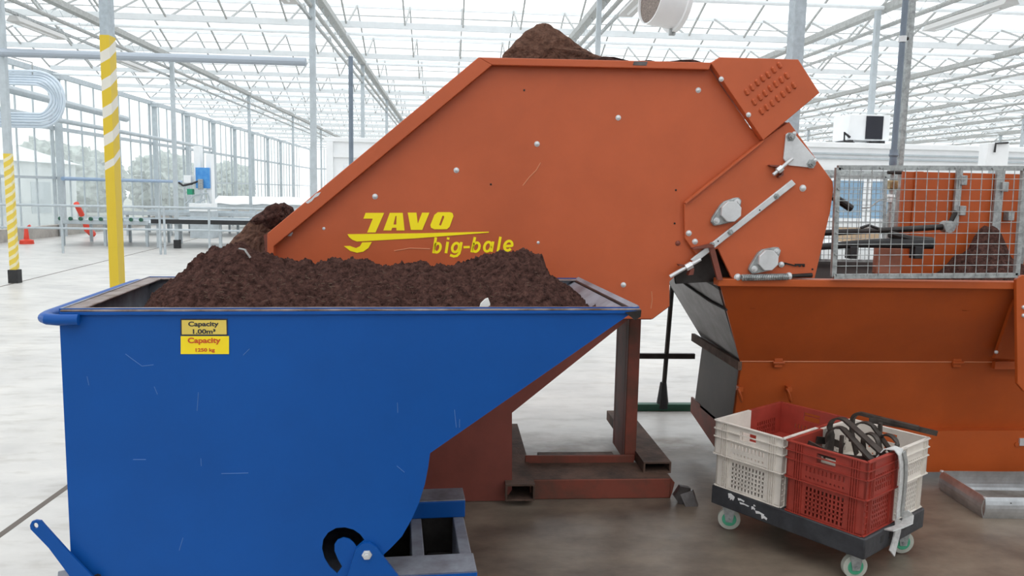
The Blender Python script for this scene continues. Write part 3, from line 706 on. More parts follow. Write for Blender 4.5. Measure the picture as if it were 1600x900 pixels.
# little steel foot beside the channel
a = Z(1062, 788, 0); MB().prism([a, a+V((.07, 0, 0)), a+V((.05, 0, .08)), a+V((.0, 0, .09)), a+V((-.03, 0, .04))], (0, .03, 0)).build('foot_bracket', TROUGHEND, M)
MB().prism([a+V((.02, -.03, 0)), a+V((.08, -.03, 0)), a+V((.06, .0, .07)), a+V((.0, .0, .05))], (.01, .02, 0)).build('foot_bracket', TROUGHEND, M)
# lettering and mark
lg = lambda x, y: (530+x/5.714, 320+y/5.714)
def letter(loops, name='letter'):
    L_ = [[Q(*lg(*p), .001) for p in l] for l in loops]
    return MB().prism(L_, (0, -.0015, 0))
LOGO = letter([[(236, 72), (402, 72), (325, 247), (250, 247), (300, 124), (216, 124)]]).build('lettering', YLOGO, M, smooth=0)
for loops in ([[(452, 72), (568, 72), (584, 229), (512, 229), (510, 205), (474, 205), (464, 229), (394, 229)], [(503, 100), (485, 176), (510, 176), (512, 100)]],
              [[(612, 70), (690, 70), (702, 168), (740, 70), (806, 70), (742, 224), (640, 224)]],
              [[(880, 66), (990, 66), (1012, 74), (1021, 100), (985, 198), (962, 218), (850, 219), (820, 205), (814, 180), (850, 90)], [(935, 98), (922, 98), (892, 180), (908, 186), (938, 110)]]):
    letter(loops).build('lettering', YLOGO, LOGO, smooth=0)
letter([[(74, 262), (700, 254), (1337, 240), (1335, 248), (700, 298), (160, 328), (118, 312), (90, 290)]]).build('swoosh', YLOGO, LOGO, smooth=0)
letter([[(205, 336), (292, 332), (262, 385), (215, 418), (160, 428), (100, 412), (42, 368), (96, 367), (150, 386), (185, 370)]]).build('swoosh', YLOGO, LOGO, smooth=0)
def stroke(paths, wd):
    m = MB()
    for pp in paths:
        pts = [Q(*lg(*p), .0008) for p in pp]
        sides = []
        for k in range(len(pts)): d = (pts[min(k+1, len(pts)-1)]-pts[max(k-1, 0)]).normalized(); sides.append(d.cross(V((0, 1, 0))))
        m.ribbon(pts, wd, .0015, sides)
    return m.build('lettering', YLOGO, LOGO, smooth=0)
def bowl(cx, cy, rx, ry, a0=0, a1=360, n=24):
    out = []
    for k in range(n+1): q = math.radians(a0+(a1-a0)*k/n); y = ry*math.sin(q); out.append((cx+rx*math.cos(q)+y*.18, cy-y))
    return out
SW = .0118
stroke([[(863, 290), (842, 432)], bowl(876, 384, 28, 40)], SW)
stroke([[(969, 330), (953, 432)], [(975, 291), (971, 311)]], SW*1.05)
stroke([bowl(1040, 382, 30, 40), [(1091, 333), (1080, 400), (1070, 435), (1050, 455), (1022, 460), (990, 448)]], SW)
stroke([[(1110, 379), (1166, 377)]], SW*.9)
stroke([[(1212, 288), (1182, 424)], bowl(1222, 378, 30, 40)], SW)
stroke([bowl(1326, 374, 30, 42), [(1374, 328), (1358, 420)]], SW)
stroke([[(1440, 285), (1416, 418)]], SW)
stroke([[(1482, 370), (1540, 366)]+bowl(1510, 365, 34, 42, 0, 320, 20)], SW)

# scratches
SCR = mat('scratch', (.62, .24, .12), .6)
for pts in (((817, 290), (827, 277), (838, 266), (845, 254)), ((616, 392), (640, 388), (672, 389)), ((1018, 455), (1019, 468), (1017, 482))):
    MB().tube([Q(*p, .0005) for p in pts], .0022, 4).build('scratch', SCR, M)

# peat bale on top of the machine and the one sliding off the left end
def lump(pix, Y, dep, name, label, m, top=None, amp=.018, res=.025):
    # a packed block whose outline (side face) is given, extruded into depth with a rounded, crumbly surface
    fr_ = [P(px, py, Y) for px, py in pix]
    bm = bmesh.new()
    n = len(fr_); layers = 14
    cx = sum((p for p in fr_), V())/n
    def resample(lp, k):
        L = [0]
        for i in range(len(lp)): L.append(L[-1]+(lp[(i+1) % len(lp)]-lp[i]).length)
        out = []; j = 0
        for q in range(k):
            s = L[-1]*q/k
            while L[j+1] < s: j += 1
            out.append(lp[j].lerp(lp[(j+1) % len(lp)], (s-L[j])/max(1e-9, L[j+1]-L[j])))
        return out
    K = 96; loop = resample(fr_, K); mb = MB()
    rings = []
    sc_ = [(0, 0), (0, .5), (0, .8), (0, .93)]+[(dep*k/layers, 1) for k in range(0, layers+1)]+[(dep, .93), (dep, .8), (dep, .5), (dep, 0)]
    for (yy, s) in sc_:
        bul = .045*math.sqrt(max(0, 1-s*s)) if yy in (0, dep) else 0
        for p in loop:
            v = cx+(p-cx)*s; v = V((v.x, Y+yy+(-bul if yy == 0 else bul), v.z))
            dd = (v-V((cx.x, Y+dep/2, cx.z))).normalized()
            v = v+dd*(amp*noise.fractal(v*9, .9, 2.1, 4)+amp*.6*noise.noise(v*30))
            mb.v.append(v)
    for i in range(len(sc_)-1):
        for k in range(K): k2 = (k+1) % K; mb.f.append((i*K+k, i*K+k2, (i+1)*K+k2, (i+1)*K+k))
    o = mb.build(name, m, loc=V((cx.x, Y+dep/2, min(p.z for p in fr_))), smooth=70)
    bm.free()
    return tag(o, label, 'peat')
lump([(782, 96), (788, 84), (800, 70), (818, 54), (838, 38), (850, 34), (862, 40), (880, 53), (905, 72), (935, 87), (962, 96), (962, 140), (790, 140)], YM+.22, .8, 'peat_bale', 'brown peat bale heaped up above the top edge of the orange machine', BALE)
lump([(925, 100), (930, 92), (945, 88), (960, 92), (975, 97), (1060, 97), (1072, 93), (1085, 92), (1094, 96), (1094, 140), (925, 140)], YM+.12, .3, 'peat_crumbs', 'dark loose peat along the top edge right of the bale', PEAT, amp=.03)['kind'] = 'stuff'
lump([(352, 392), (362, 374), (385, 352), (402, 340), (418, 326), (428, 320), (437, 326), (446, 344), (450, 360), (456, 420), (352, 420)], YM+.12, .28, 'peat_bale', 'brown peat slab with dark crumbling top at the left end of the orange machine', BALE)
lump([(392, 345), (402, 336), (416, 324), (428, 319), (438, 325), (447, 345), (440, 356), (428, 362), (414, 356), (402, 352)], YM+.10, .3, 'peat_crumbs', 'dark loose crumbs on top of the peat slab at the left end of the orange machine', PEAT, amp=.03)['kind'] = 'stuff'

# ------------------------------------------------------------------ orange trough with mesh guard
YH = 3.62
zr = P(1350, 437, YH).z; xl = P(1119, 437, YH).x; XE = 4.3
Yf, Yl = 3.90, 3.98
zf = P(1350, 565, Yf).z; xf = P(1156, 565, Yf).x; zl = P(1350, 671, Yl).z; xlow = P(1142, 671, Yl).x
YB = 2*4.20-YH; Yfb = 2*4.20-Yf
T = thing('soil_trough', 'orange soil trough with folded front and mesh guard at the right', 'machine', (2.2, 4.2, 0))
th = .012
MB().prism([(xl, YH-.03, zr), (XE, YH-.03, zr), (XE, YH-.03, zr-.036), (xl, YH-.03, zr-.036)], (0, .07, 0)).build('front_rim', ORANGE_T, T, bevel=.004)
MB().hexa([(xl+.02, YH, zr-.03), (XE, YH, zr-.03), (XE, YH+th, zr-.03), (xl+.02, YH+th, zr-.03)], [(xf, Yf, zf), (XE, Yf, zf), (XE, Yf+th, zf), (xf, Yf+th, zf)]).build('front_panel', ORANGE_T, T, smooth=0)
lf = MB().hexa([(xf, Yf, zf), (XE, Yf, zf), (XE, Yf+th, zf), (xf, Yf+th, zf)], [(xlow, Yl, zl), (XE, Yl, zl), (XE, Yl+th, zl), (xlow, Yl+th, zl)]).build('lower_flap', ORANGE_T, T, smooth=0)
MB().tube([(xf, Yf-.002, zf), (XE, Yf-.002, zf)], .003, 6).build('worn_edge', SCR, lf)
for px in (1215, 1494):
    c = P(px, 566, Yf); MB().box((c.x-.022, Yf-.012, c.z-.026), (c.x+.022, Yf+.004, c.z+.024)).build('hinge', ORANGE_T, lf, bevel=.003)
    MB().tube([(c.x-.03, Yf-.014, c.z), (c.x+.03, Yf-.014, c.z)], .008, 8).build('hinge_pin', ORANGE_T, lf)
for px, py in ((1154, 616), (1230, 616)):
    c = P(px, py, Yf+.02); R_ = .034; pts = [c+V((.012*math.cos(k*PI/8), -.02-.012*math.sin(k*PI/8), R_*math.sin(k*PI/8-PI/2))) for k in range(16)]
    MB().tube(pts, .006, 8, closed=True).build('lifting_ring', ORANGE_T, lf)
    MB().box((c.x-.012, Yf-.01, c.z+.022), (c.x+.012, Yf+.03, c.z+.046)).build('ring_lug', ORANGE_T, lf)
zb = .045
MB().box((xlow, Yl-.05, zb), (XE, Yl-.036, zl-.004)).build('base_panel', ORANGE_T, T, smooth=0)
MB().box((xlow, Yl-.05, zl-.004), (XE, Yl+.02, zl+.006)).build('base_ledge', ORANGE_T, T, smooth=0)
for xx in (xlow+.1, XE-.2): MB().box((xx, Yl, 0), (xx+.08, Yl+.3, zb)).build('foot', BLACKR, T)
c = P(1597, 690, Yl-.05); MB().box((c.x-.02, Yl-.06, c.z-.02), (c.x+.05, Yl-.05, c.z+.02)).build('catch_plate', ZINC, T)
c = P(1588, 694, Yl-.05); MB().lathe(c, (0, -1, 0), [(0, .012), (.006, .012)], 12).build('plug', ORANGE_T, T)
# left end plates and back
xl0, xf0 = xl, xf
def EP(y, z, o=0): return V((xl0+(xf0-xl0)*(zr-z)/(zr-zf)-o, y, z))
arch = [(YH+.03+(YB-YH-.05)*k/14, zr-.015+.055*math.sin(PI*k/14)**.7) for k in range(15)]
MB().prism([EP(Yf, zf)]+[EP(y, z) for y, z in arch]+[EP(Yfb, zf)], (.008, 0, 0)).build('end_plate', TROUGHEND, T, smooth=0)
lab(MB().prism([EP(y, z, .003) for y, z in arch]+[EP(y, z-.05-.02*math.sin(PI*k/14), .003) for k, (y, z) in reversed(list(enumerate(arch)))], (.003, 0, 0)).build('rubber_edge', BLACKR, T, smooth=0), 'dark band along the arched top of the end plate')
MB().tube([EP(YH+.06, zr-.16, .006), EP(YH+.3, zr-.15, .006), EP(YH+.6, zr-.11, .006), EP(YB-.08, zr-.04, .006)], .006, 6).build('cable', BLACKR, T)
BROWND = mat('dark_brown_steel', (.045, .028, .023), .5, .3, c2=(.025, .016, .014), vscale=4)
MB().prism([(xf0, Yf, zf), (xlow, Yl, zl), (xlow, Yfb+.1, zl), (xf0, Yfb, zf)], (.01, 0, 0)).build('end_plate', BROWND, T, smooth=0)
MB().prism([(XE, YH, zr), (XE, Yf, zf), (XE, Yl, zl), (XE, Yl, .05), (XE, Yfb+.1, .05), (XE, Yfb+.1, zl), (XE, Yfb, zf), (XE, YB, zr)], (-.012, 0, 0)).build('end_plate', ORANGE_T, T, smooth=0)
# shelf angle on the left end
MB().obox((xf0-.012, Yf-.01, zf), (.02, 0, 0), (-.03, Yfb-Yf+.1, .02), (0, 0, -.045)).build('end_angle', DUSTY, T)
MB().box((XE-.4, Yl+.05, .0), (XE, Yfb, .28)).build('drive_housing', RUSTRED, T, bevel=.01)
MB().prism([(xlow, Yl-.04, .05), (xlow, Yl-.04, zl-.005), (xlow, 4.68, zl-.005), (xlow, 4.68, .17)], (.012, 0, 0)).build('base_end', RUSTRED, T, smooth=0)
MB().hexa([(xl0, YB, zr+.0), (XE, YB, zr+.0), (XE, YB+th, zr+.0), (xl0, YB+th, zr+.0)], [(xf0, Yfb, zf), (XE, Yfb, zf), (XE, Yfb+th, zf), (xf0, Yfb+th, zf)]).build('back_panel', BROWND, T, smooth=0)
MB().box((xlow, Yl+.02, zl-.02), (XE, Yfb, zl)).build('trough_floor', DARKIN, T, smooth=0)
# high back wall with grey uprights
yw = YB-.05
W_ = lambda px, py: P(px, py, yw)
a, b = W_(1412, 268), W_(1720, 460)
MB().box((a.x, yw, zr-.12), (4.3, yw+.02, a.z)).build('back_wall', ORANGE_T, T, smooth=0)
for px0, px1, py1 in ((1434, 1446, 395),): a_, b_ = W_(px0, 268), W_(px1, py1); MB().box((a_.x-.02, yw-.012, b_.z), (a_.x+.03, yw, a_.z)).build('wall_fold', ORANGE_T, T, smooth=0)
for px0, px1, py1 in ((1487, 1497, 352), (1546, 1560, 412), (1590, 1600, 440)):
    a_, b_ = W_(px0, 266), W_(px1, py1); xm = W_((px0+px1)/2, (266+py1)/2).x; hw = (px1-px0)/2*.0038; MB().box((xm-hw, yw-.03, b_.z), (xm+hw, yw-.012, a_.z)).build('wall_upright', GALVD, T, smooth=0)
for px, py in ((1499, 282), (1497, 329), (1563, 292), (1572, 337), (1567, 410)):
    c = W_(px, py); MB().box((c.x-.02, yw-.05, c.z-.03), (c.x+.02, yw, c.z+.03)).build('wall_bracket', GALVD, T, bevel=.004)
# spreader arms
ya = yw-.25; A_ = lambda px, py: P(px, py, ya)
ar = MB().tube([A_(1285, 364), A_(1400, 359), A_(1478, 354)], .018, 10).build('pivot_arm', DARKIN, T)
MB().tube([A_(1478, 354), A_(1486, 345), A_(1494, 330)], .014, 8).build('arm_link', DARKIN, ar)
MB().lathe(A_(1480, 354)+V((0, .03, 0)), (0, -1, 0), [(0, .035), (.06, .035)], 14).build('arm_pivot', GALVD, ar)
yc = yw-.45; A_ = lambda px, py: P(px, py, yc)
ar = MB().tube([A_(1278, 386), A_(1340, 381), A_(1400, 380), A_(1456, 380)], .026, 10, rs=[.018, .022, .03, .034]).build('spreader_arm', BLACKR, T)
MB().tube([A_(1390, 366), A_(1420, 373), A_(1456, 376)], .020, 8).build('arm_sleeve', DARKIN, ar)
for px in (1331, 1432): c = A_(px, 390); MB().box((c.x-.025, yc-.03, c.z-.05), (c.x+.025, yc+.03, c.z+.02)).build('arm_clamp', BLACK, ar, bevel=.004)
MB().tube([A_(1345, 356), A_(1357, 352), A_(1372, 357)], .008, 8).build('cable', BLACK, T)
MB().tube([P(1300, 306, yw-.3), P(1330, 326, yw-.3)], .022, 10).build('pipe_end', DARKIN, T)
c = A_(1385, 388); d = A_(1425, 432); lab(MB().box((c.x, yc+.10, d.z), (d.x, yc+.14, c.z)).build('guide_plate', SOCKET, T, bevel=.01), 'faded pink guide plate inside the trough')
# peat inside
pm = MB(); nx, ny = 150, 50
for i in range(nx+1):
    for j in range(ny+1):
        u, v = i/nx, j/ny; x = xl0+.15+(XE-xl0-.2)*u; y = YH+.08+(YB-.05-YH-.16)*v
        z_ = zr-.14+.20*max(0, (u-.35))*v+.05*noise.fractal(V((x*5, y*5, 0)), .8, 2, 4)
        z_ = min(z_, zr+.12)+.30*math.exp(-((x-P(1530, 400, 4.66).x)/.20)**2-((y-4.66)/.16)**2)*(1+.35*noise.noise(V((x*9, y*9, 2))))
        pm.v.append(V((x, y, z_)))
for i in range(nx):
    for j in range(ny): k = i*(ny+1)+j; pm.f.append((k, k+ny+1, k+ny+2, k+1))
tag(pm.build('peat', PEAT, loc=(2.2, 4.1, zf), smooth=70), 'dark peat lying inside the orange trough', 'peat', kind='stuff')
# wire mesh guard standing on the rim
yg = YH-.045
a, b, c, d = P(1302, 432, yg), P(1588, 430, yg), P(1600, 263, yg), P(1309, 262, yg)
G = MB(); 
def bar(p, q, wd, dp, m=None):
    dr = (q-p).normalized(); nr = V((-dr.z, 0, dr.x))*wd/2
    return MB().obox(p-nr-V((0, dp/2, 0)), q-p, nr*2, (0, dp, 0))
GD = bar(a, d, .022, .02).build('guard_frame', GALVD, T, smooth=0); lab(GD, 'galvanised wire mesh guard')
for p, q in ((d, c), (a, b), (b, c)): bar(p, q, .022, .02).build('frame_bar', GALVD, GD, smooth=0)
wm = MB()
for k in range(1, 17):
    u = k/17; wm.tube([a.lerp(b, u)+V((0, -.012, 0)), d.lerp(c, u)+V((0, -.012, 0))], .0019, 6)
for k in range(1, 10):
    u = k/10; wm.tube([a.lerp(d, u)+V((0, -.017, 0)), b.lerp(c, u)+V((0, -.017, 0))], .0019, 6)
wm.build('wire_mesh', GALVD, GD)
for k in range(5):
    for pq in (d.lerp(c, (k+.1)/5), a.lerp(d, (k+.05)/5)): MB().lathe(pq+V((0, -.011, 0)), (0, -1, 0), [(0, .006), (.006, .005)], 8).build('rivet', GALVD, GD)
# finer rear guard
a, b, c, d = P(1284, 345, yw), P(1384, 345, yw), P(1384, 276, yw), P(1284, 276, yw); a.z = b.z = zr-.0
GR = bar(d, c, .016, .016).build('rear_guard', GALVD, T, smooth=0)
for p, q in ((a, d), (b, c), (a, b)): bar(p, q, .016, .016).build('frame_bar', GALVD, GR, smooth=0)
wm = MB()
for k in range(1, 14): wm.tube([a.lerp(b, k/14), d.lerp(c, k/14)], .002, 5)
for k in range(1, 15): wm.tube([a.lerp(d, k/15), b.lerp(c, k/15)], .002, 5)
wm.build('wire_mesh', GALVD, GR)
# right-hand frame post with gusset
yp = YH-.05
a, b = P(1590, 432, yp), P(1597, 600, yp)
MB().prism([P(1598, 430, yp), P(1588, 437, yp), P(1590, 600, yp), P(1600, 612, yp), P(1660, 612, yp), P(1660, 430, yp)], (0, .02, 0)).build('end_post', ORANGE_T, T, bevel=.004, smooth=0)
MB().prism([P(1595, 452, YH+.03), P(1585, 470, YH+.03), P(1554, 560, YH+.2), P(1600, 562, YH+.2), P(1620, 470, YH+.03)], (0, .02, 0)).build('gusset', ORANGE_T, T, smooth=0)
MB().box((P(1549, 568, Yf).x, Yf-.03, P(1549, 572, Yf).z-.01), (XE, Yf-.004, P(1549, 563, Yf).z)).build('seam_bar', ORANGE_T, T, smooth=0)
for px, py, yy in ((1556, 550, YH+.18), (1595, 549, YH+.18), (1599, 480, yp), (1599, 493, yp)):
    c = P(px, py, yy); MB().lathe(c, (0, -1, 0), [(0, .010), (.006, .009), (.01, .004)], 12).build('bolt', ZINC, T)

# water pipe, valve and galvanised post behind the trough
yv = 5.35
Wp = lambda px, py: P(px, py, yv)
t = thing('water_pipe', 'dark grey water pipe with brass valve hanging behind the mesh guard', 'pipe', Wp(1388, 380))
top = Wp(1418, -120); bot = Wp(1389, 385)
x_ = Wp(1398, 240).x
xq = Wp(1408, 90).x
def vx(py): return V((xq, yv, Wp(1405, py).z))
MB().tube([vx(-150), vx(236)], .020, 14).build('pipe', PVC, t)
MB().tube([vx(234), vx(240), vx(243), vx(246), vx(256), vx(260)], .03, 14, rs=[.028, .028, .033, .024, .026, .022]).build('coupling', PVC, t)
vv = MB().tube([vx(260), vx(300), vx(335)], .015, 12).build('riser', GALVD, t)
MB().box((xq-.03, yv-.04, vx(296).z), (xq+.03, yv+.03, vx(282).z)).build('valve_body', BRASS, t, bevel=.008)
MB().tube([vx(270)+V((-.05, -.03, 0)), vx(270)+V((.06, -.03, 0))], .012, 8).build('valve_handle', DARKIN, t)
MB().tube([vx(304), vx(308), vx(309), vx(316)], .03, 12, rs=[.026, .03, .022, .026]).build('union_nut', ZINC, t)
MB().tube([vx(335), vx(345), vx(420)], .02, 12, rs=[.02, .018, .018]).build('pipe', GALVD, t)
MB().tube([vx(308)+V((-.02, -.02, 0)), vx(312)+V((-.10, -.03, -.01)), vx(325)+V((-.16, -.03, 0)), vx(326)+V((-.22, -.03, 0))], .006, 8).build('cable', GALVD, t)
MB().lathe(vx(61)+V((0, 0, -.02)), (0, 0, 1), [(0, .026), (.04, .026)], 14).build('pipe_clamp', ZINC, t)
MB().tube([vx(61), vx(60)+V((.045, .015, .004))], .012, 8).build('clamp_arm', DARKIN, t)
xg = Wp(1422, 90).x+.012
t = thing('galvanised_post', 'weathered galvanised post right beside the dark water pipe', 'post', (xg, yv+.03, zr-.4))
MB().box((xg-.018, yv+.03, 0), (xg+.018, yv+.075, 4.4)).build('shaft', GALVD, t, smooth=0)
MB().box((xg-.08, yv-.04, 0), (xg+.08, yv+.09, .012)).build('foot_plate', GALVD, t)

# floor squeegee stand between machine and trough
g = Z(1039, 641, 0); yy = g.y
t = thing('floor_scraper', 'dark pole and crossbar on a green foot bar between machine and trough', 'floor scraper', g)
hz = P(1048, 440, yy).z; xt = P(1046, 470, yy).x
MB().tube([(g.x-.02, yy, .05), (xt+.02, yy, hz+.1)], .016, 10).build('pole', DARKIN, t)
MB().tube([(g.x-.02, yy, .02), (g.x-.02, yy, .2)], .026, 10, rs=[.045, .022]).build('socket', BLACKR, t)
c = P(985, 556, yy); d = P(1085, 559, yy); MB().box((c.x, yy-.015, c.z-.018), (d.x, yy+.015, c.z+.018)).build('crossbar', DARKIN, t)
c = P(985, 640, yy); d = P(1090, 645, yy); MB().box((c.x, yy-.03, 0), (d.x, yy+.03, .05)).build('foot_bar', GREEN, t, bevel=.006)

# ------------------------------------------------------------------ blue tipping skip
ZR = 1.12
fl_, fr_ = Z(95, 484, ZR), Z(1000, 482, ZR); ud = (fr_-fl_).normalized(); nd = V((ud.y, -ud.x, 0)); bk = -nd
LEN = (fr_-fl_).length; WID = .885
S = lambda px, py, d=0: PL(px, py, fl_, nd)+nd*d      # a spot on the near side plate, d towards the camera
base = fl_+ud*.9+bk*WID/2; base.z = 0
K = thing('tipping_skip', 'blue self-tipping skip filled with peat in the foreground', 'skip', base)
slot = []
cx, cy = 541, 862
def sl(pts): return [(450+x/3.6, 650+y/3.6) for x, y in pts]
slot = sl([(276, 886), (305, 848), (283, 810), (262, 760), (262, 722), (280, 696), (312, 684), (345, 692), (368, 712), (386, 736), (430, 697), (405, 664), (370, 640), (320, 626), (270, 630), (225, 656), (198, 695), (191, 745), (205, 800), (235, 850)])
outl = [(92, 482), (1000, 480), (672, 708), (669, 730), (664, 756), (655, 785), (643, 812), (628, 838), (612, 855), (600, 866), (598, 872), (560, 920), (113, 920)]
MB().prism([[S(*p) for p in outl], [S(*p) for p in slot]], bk*.006).build('side_plate', BLUE, K, smooth=0)
MB().prism([S(*p)+bk*WID for p in outl], bk*.006).build('side_plate', BLUE, K, smooth=0)
# inner sheet: end wall, bottom curve and tipping slope
prof = [(92, 482), (113, 918), (560, 918), (600, 866), (628, 838), (655, 785), (669, 730), (672, 708), (1000, 480)]
sp_ = [S(*p)+bk*.006 for p in prof]; sh = MB()
for a, b in zip(sp_[:-1], sp_[1:]):
    nn = (b-a).cross(bk).normalized()*.006; sh.obox(a, b-a, bk*(WID-.006), nn)
sh.build('bin_sheet', BLUEWORN, K, smooth=0)
MB().prism([S(*p)+bk*(WID-.006) for p in [(94, 486), (113, 910), (558, 910), (598, 866), (626, 838), (652, 785), (667, 730), (671, 706), (985, 486)]], bk*.005).build('inner_lining', LINING, K, smooth=0)
# rim
up = V((0, 0, 1))
def rimbar(o, a, b, c, name='rim'): return MB().obox(o, a, b, c).build(name, RIMTOP, K, bevel=.003)
o = fl_+nd*.010-up*.006
rimbar(o, ud*LEN, bk*.055, up*.007); rimbar(fl_+bk*(WID-.04)-up*.006, ud*LEN, bk*.055, up*.007); rimbar(fl_-ud*.005-up*.006, ud*.06, bk*WID, up*.0071)
MB().obox(fl_+nd*.010-up*.016, ud*LEN, bk*.012, up*.011).build('rim_edge', BLUE, K, bevel=.002)
for (a, b) in ((nd*.018, 0),):
    MB().obox(fl_+nd*.001+ud*LEN-ud*.03-up*.03, ud*.035, bk*(WID), up*.028).build('pouring_lip', DARKIN, K, bevel=.004)
# dark bracket on lip corner
MB().prism([S(975, 487, .004), S(1000, 484, .004), S(999, 494, .004), S(990, 499, .004)], nd*.012).build('lip_bracket', DARKIN, K, smooth=0)
# tubular handle wrapping the left end
pts = [S(127, 499, .018), S(100, 499, .02), S(80, 498, .012), S(70, 496, -.012), S(66, 494, -.05), S(66, 493, -.12)]
pts = [S(127, 498, .02), S(95, 498, .022), S(78, 497, .018), S(69, 496.5, 0), S(66, 496, -.04), S(66, 496, -.3), S(66, 496, -WID+.06), S(69, 496.5, -WID), S(80, 497, -WID-.02), S(127, 498, -WID-.02)]
MB().tube(pts, .017, 14).build('push_handle', BLUE, K)
# pivot lug and bolt (a raised plate of the base frame)
lug = [(505, 900), (545, 868), (556, 853), (566, 846), (578, 845), (590, 852), (600, 868), (625, 900), (640, 925), (490, 925)]
lug = [S(*p, .0015) for p in ((535, 925), (556, 856), (566, 847), (578, 846), (588, 852), (598, 866), (622, 897), (640, 925))]
lg_ = MB().prism(lug, nd*.012).build('pivot_lug', BLUE, K, smooth=0)
MB().lathe(S(573.5, 864, .0135), nd, [(0, .017), (.003, .017), (.003, .0125), (.012, .0125), (.012, .008), (.016, .007)], 6).build('pivot_bolt', ZINC, lg_)
# release lever at the left
lv = [[S(*p, .02) for p in ((54, 821), (53, 815), (56, 809), (62, 807), (70, 808), (75, 814), (112, 855), (160, 905), (130, 915), (108, 885), (82, 850))], [S(62+4*math.cos(q*PI/5), 815.5+4.5*math.sin(q*PI/5), .02) for q in range(10)]]
MB().prism(lv, nd*.008).build('release_lever', BLUE, K, smooth=0)
MB().lathe(S(155, 899, .012), nd, [(0, .012), (.02, .012)], 8).build('lever_pin', DARKIN, K)
# base frame: two long beams, cross members, rocker plates
zt2 = .215
a = Z(746, 893, zt2); q0 = fl_-up*fl_.z
ue = (a-fl_).dot(ud); off = (a-fl_).dot(nd)
def fbox(name, u0_, u1_, d0, d1, z0, z1, m=BLUE, bev=.004, par=K):   # along the skip, depth behind near plate, height
    o = q0+ud*u0_+bk*d0+up*z0; return MB().obox(o, ud*(u1_-u0_), bk*(d1-d0), up*(z1-z0)).build(name, m, par, bevel=bev)
fbox('base_beam', .02, ue, -off, -off+.008, .05, zt2); fbox('base_beam_top', .02, ue, -off, .16, zt2-.008, zt2, BLUEWORN)
b = Z(727, 782, zt2+.05); u2 = (b-fl_).dot(ud); d2 = -(b-fl_).dot(nd)
fbox('base_beam', .02, u2, d2, d2+.13, zt2-.02, zt2+.05, BLUE)
lab(fbox('base_beam_top', .02, u2, d2, d2+.13, zt2+.05, zt2+.054, BLUEWORN), 'rubbed grey beam top')
for uu in (u2-.05, u2-.22, .1): fbox('cross_member', uu, uu+.045, .15, d2+.01, .03, zt2-.02, BLUEWORN)
fbox('base_floor', .05, u2-.02, .16, d2, .02, .035, DARKIN)
fbox('base_beam', .02, u2, d2+.02, d2+.03, .0, zt2-.02, DARKIN)
for uu, dd in ((.08, .02), (u2-.15, .02), (.08, d2), (u2-.15, d2)): fbox('foot', uu, uu+.1, dd, dd+.1, 0, .05, DARKIN)
# rub marks low on the left
MB().prism([S(92, 892, .0), S(112, 888, .0), S(128, 905, 0), S(90, 912, 0)], nd*.006).build('base_corner', BLUEWORN, K, smooth=0)
# scratches
SCB = mat('pale_scratch', (.06, .16, .42), .6)
for pts in (((196, 553), (208, 562), (222, 572), (240, 570)), ((310, 613), (309, 628), (308, 642)), ((314, 716), (314.5, 728)), ((346, 740), (370, 739.5), (388, 739)), ((621, 629), (621.5, 645)), ((136, 588), (139, 602)), ((241, 604), (246, 616)), ((718, 655), (718, 668)), ((620, 728), (632, 738)), ((280, 860), (286, 840)), ((380, 555), (390, 545)), ((710, 640), (713, 668)), ((208, 718), (228, 718))):
    MB().tube([S(*p, .0003) for p in pts], .0012, 4).build('scratch', SCB, K)
# capacity plates
def plate(px0, py0, px1, py1, m, border=None):
    c = [S(px0, py0, .001), S(px1, py0, .001), S(px1, py1, .001), S(px0, py1, .001)]
    o = MB().prism(c, nd*.0012).build('capacity_plate', m, K, smooth=0)
    return o
p0 = plate(282.4, 498, 355.6, 524, INKB); p1 = None
c = [S(*p, .0022) for p in ((284.2, 500), (353.8, 500), (354.4, 522.3), (284.4, 522.3))]
pf = MB().prism(c, nd*.0005).build('plate_face', SIGNY2, p0, smooth=0)
p1 = plate(282.6, 525, 358, 553, SIGNY); lab(p0, 'pale yellow plate with black frame reading Capacity 1.00m³'); lab(p1, 'bright yellow plate reading Capacity 1250 kg in red')
ppm = (S(400, 520)-S(300, 520)).length/100
def ptxt(s, px, py, wpx, hpx, m, par, d): text('text', s, m, S(px, py, d), ud, up, hpx*ppm/.70, par, bold=.03, depth=.0006, width=wpx*ppm)
ptxt('Capacity', 318.4, 509.3, 47, 7.4, INKB, p0, .0028); ptxt('1.00m³', 319.5, 521, 35, 7.2, INKB, p0, .0028)
ptxt('Capacity', 319.5, 535.4, 51, 8.4, INKR, p1, .0024); ptxt('1250 kg', 321, 549, 30, 5.4, INKR, p1, .0024)

# peat heap in the skip
sil = [(236, 482), (246, 470), (254, 456), (270, 432), (290, 413), (312, 399), (335, 384), (350, 379), (370, 378), (390, 384), (420, 395), (460, 403), (500, 412), (520, 406), (560, 402), (600, 408), (625, 415), (660, 412), (690, 406), (720, 405), (750, 401), (780, 391), (810, 386), (830, 388), (846, 396), (852, 418), (875, 440), (905, 460), (940, 480)]
dc = WID*.52
pc = fl_+bk*dc
prof = [((PL(*p, pc, nd)-pc).dot(ud), PL(*p, pc, nd).z) for p in sil]
def hz_(u):
    if u <= prof[0][0]: return prof[0][1]-.9*(prof[0][0]-u)
    for (a, b), (c, d) in zip(prof[:-1], prof[1:]):
        if u <= c: return b+(d-b)*(u-a)/max(1e-6, c-a)
    return prof[-1][1]-.35*(u-prof[-1][0])
hm = MB(); NU, NV = 420, 170
u0_, u1_ = .10, LEN-.10
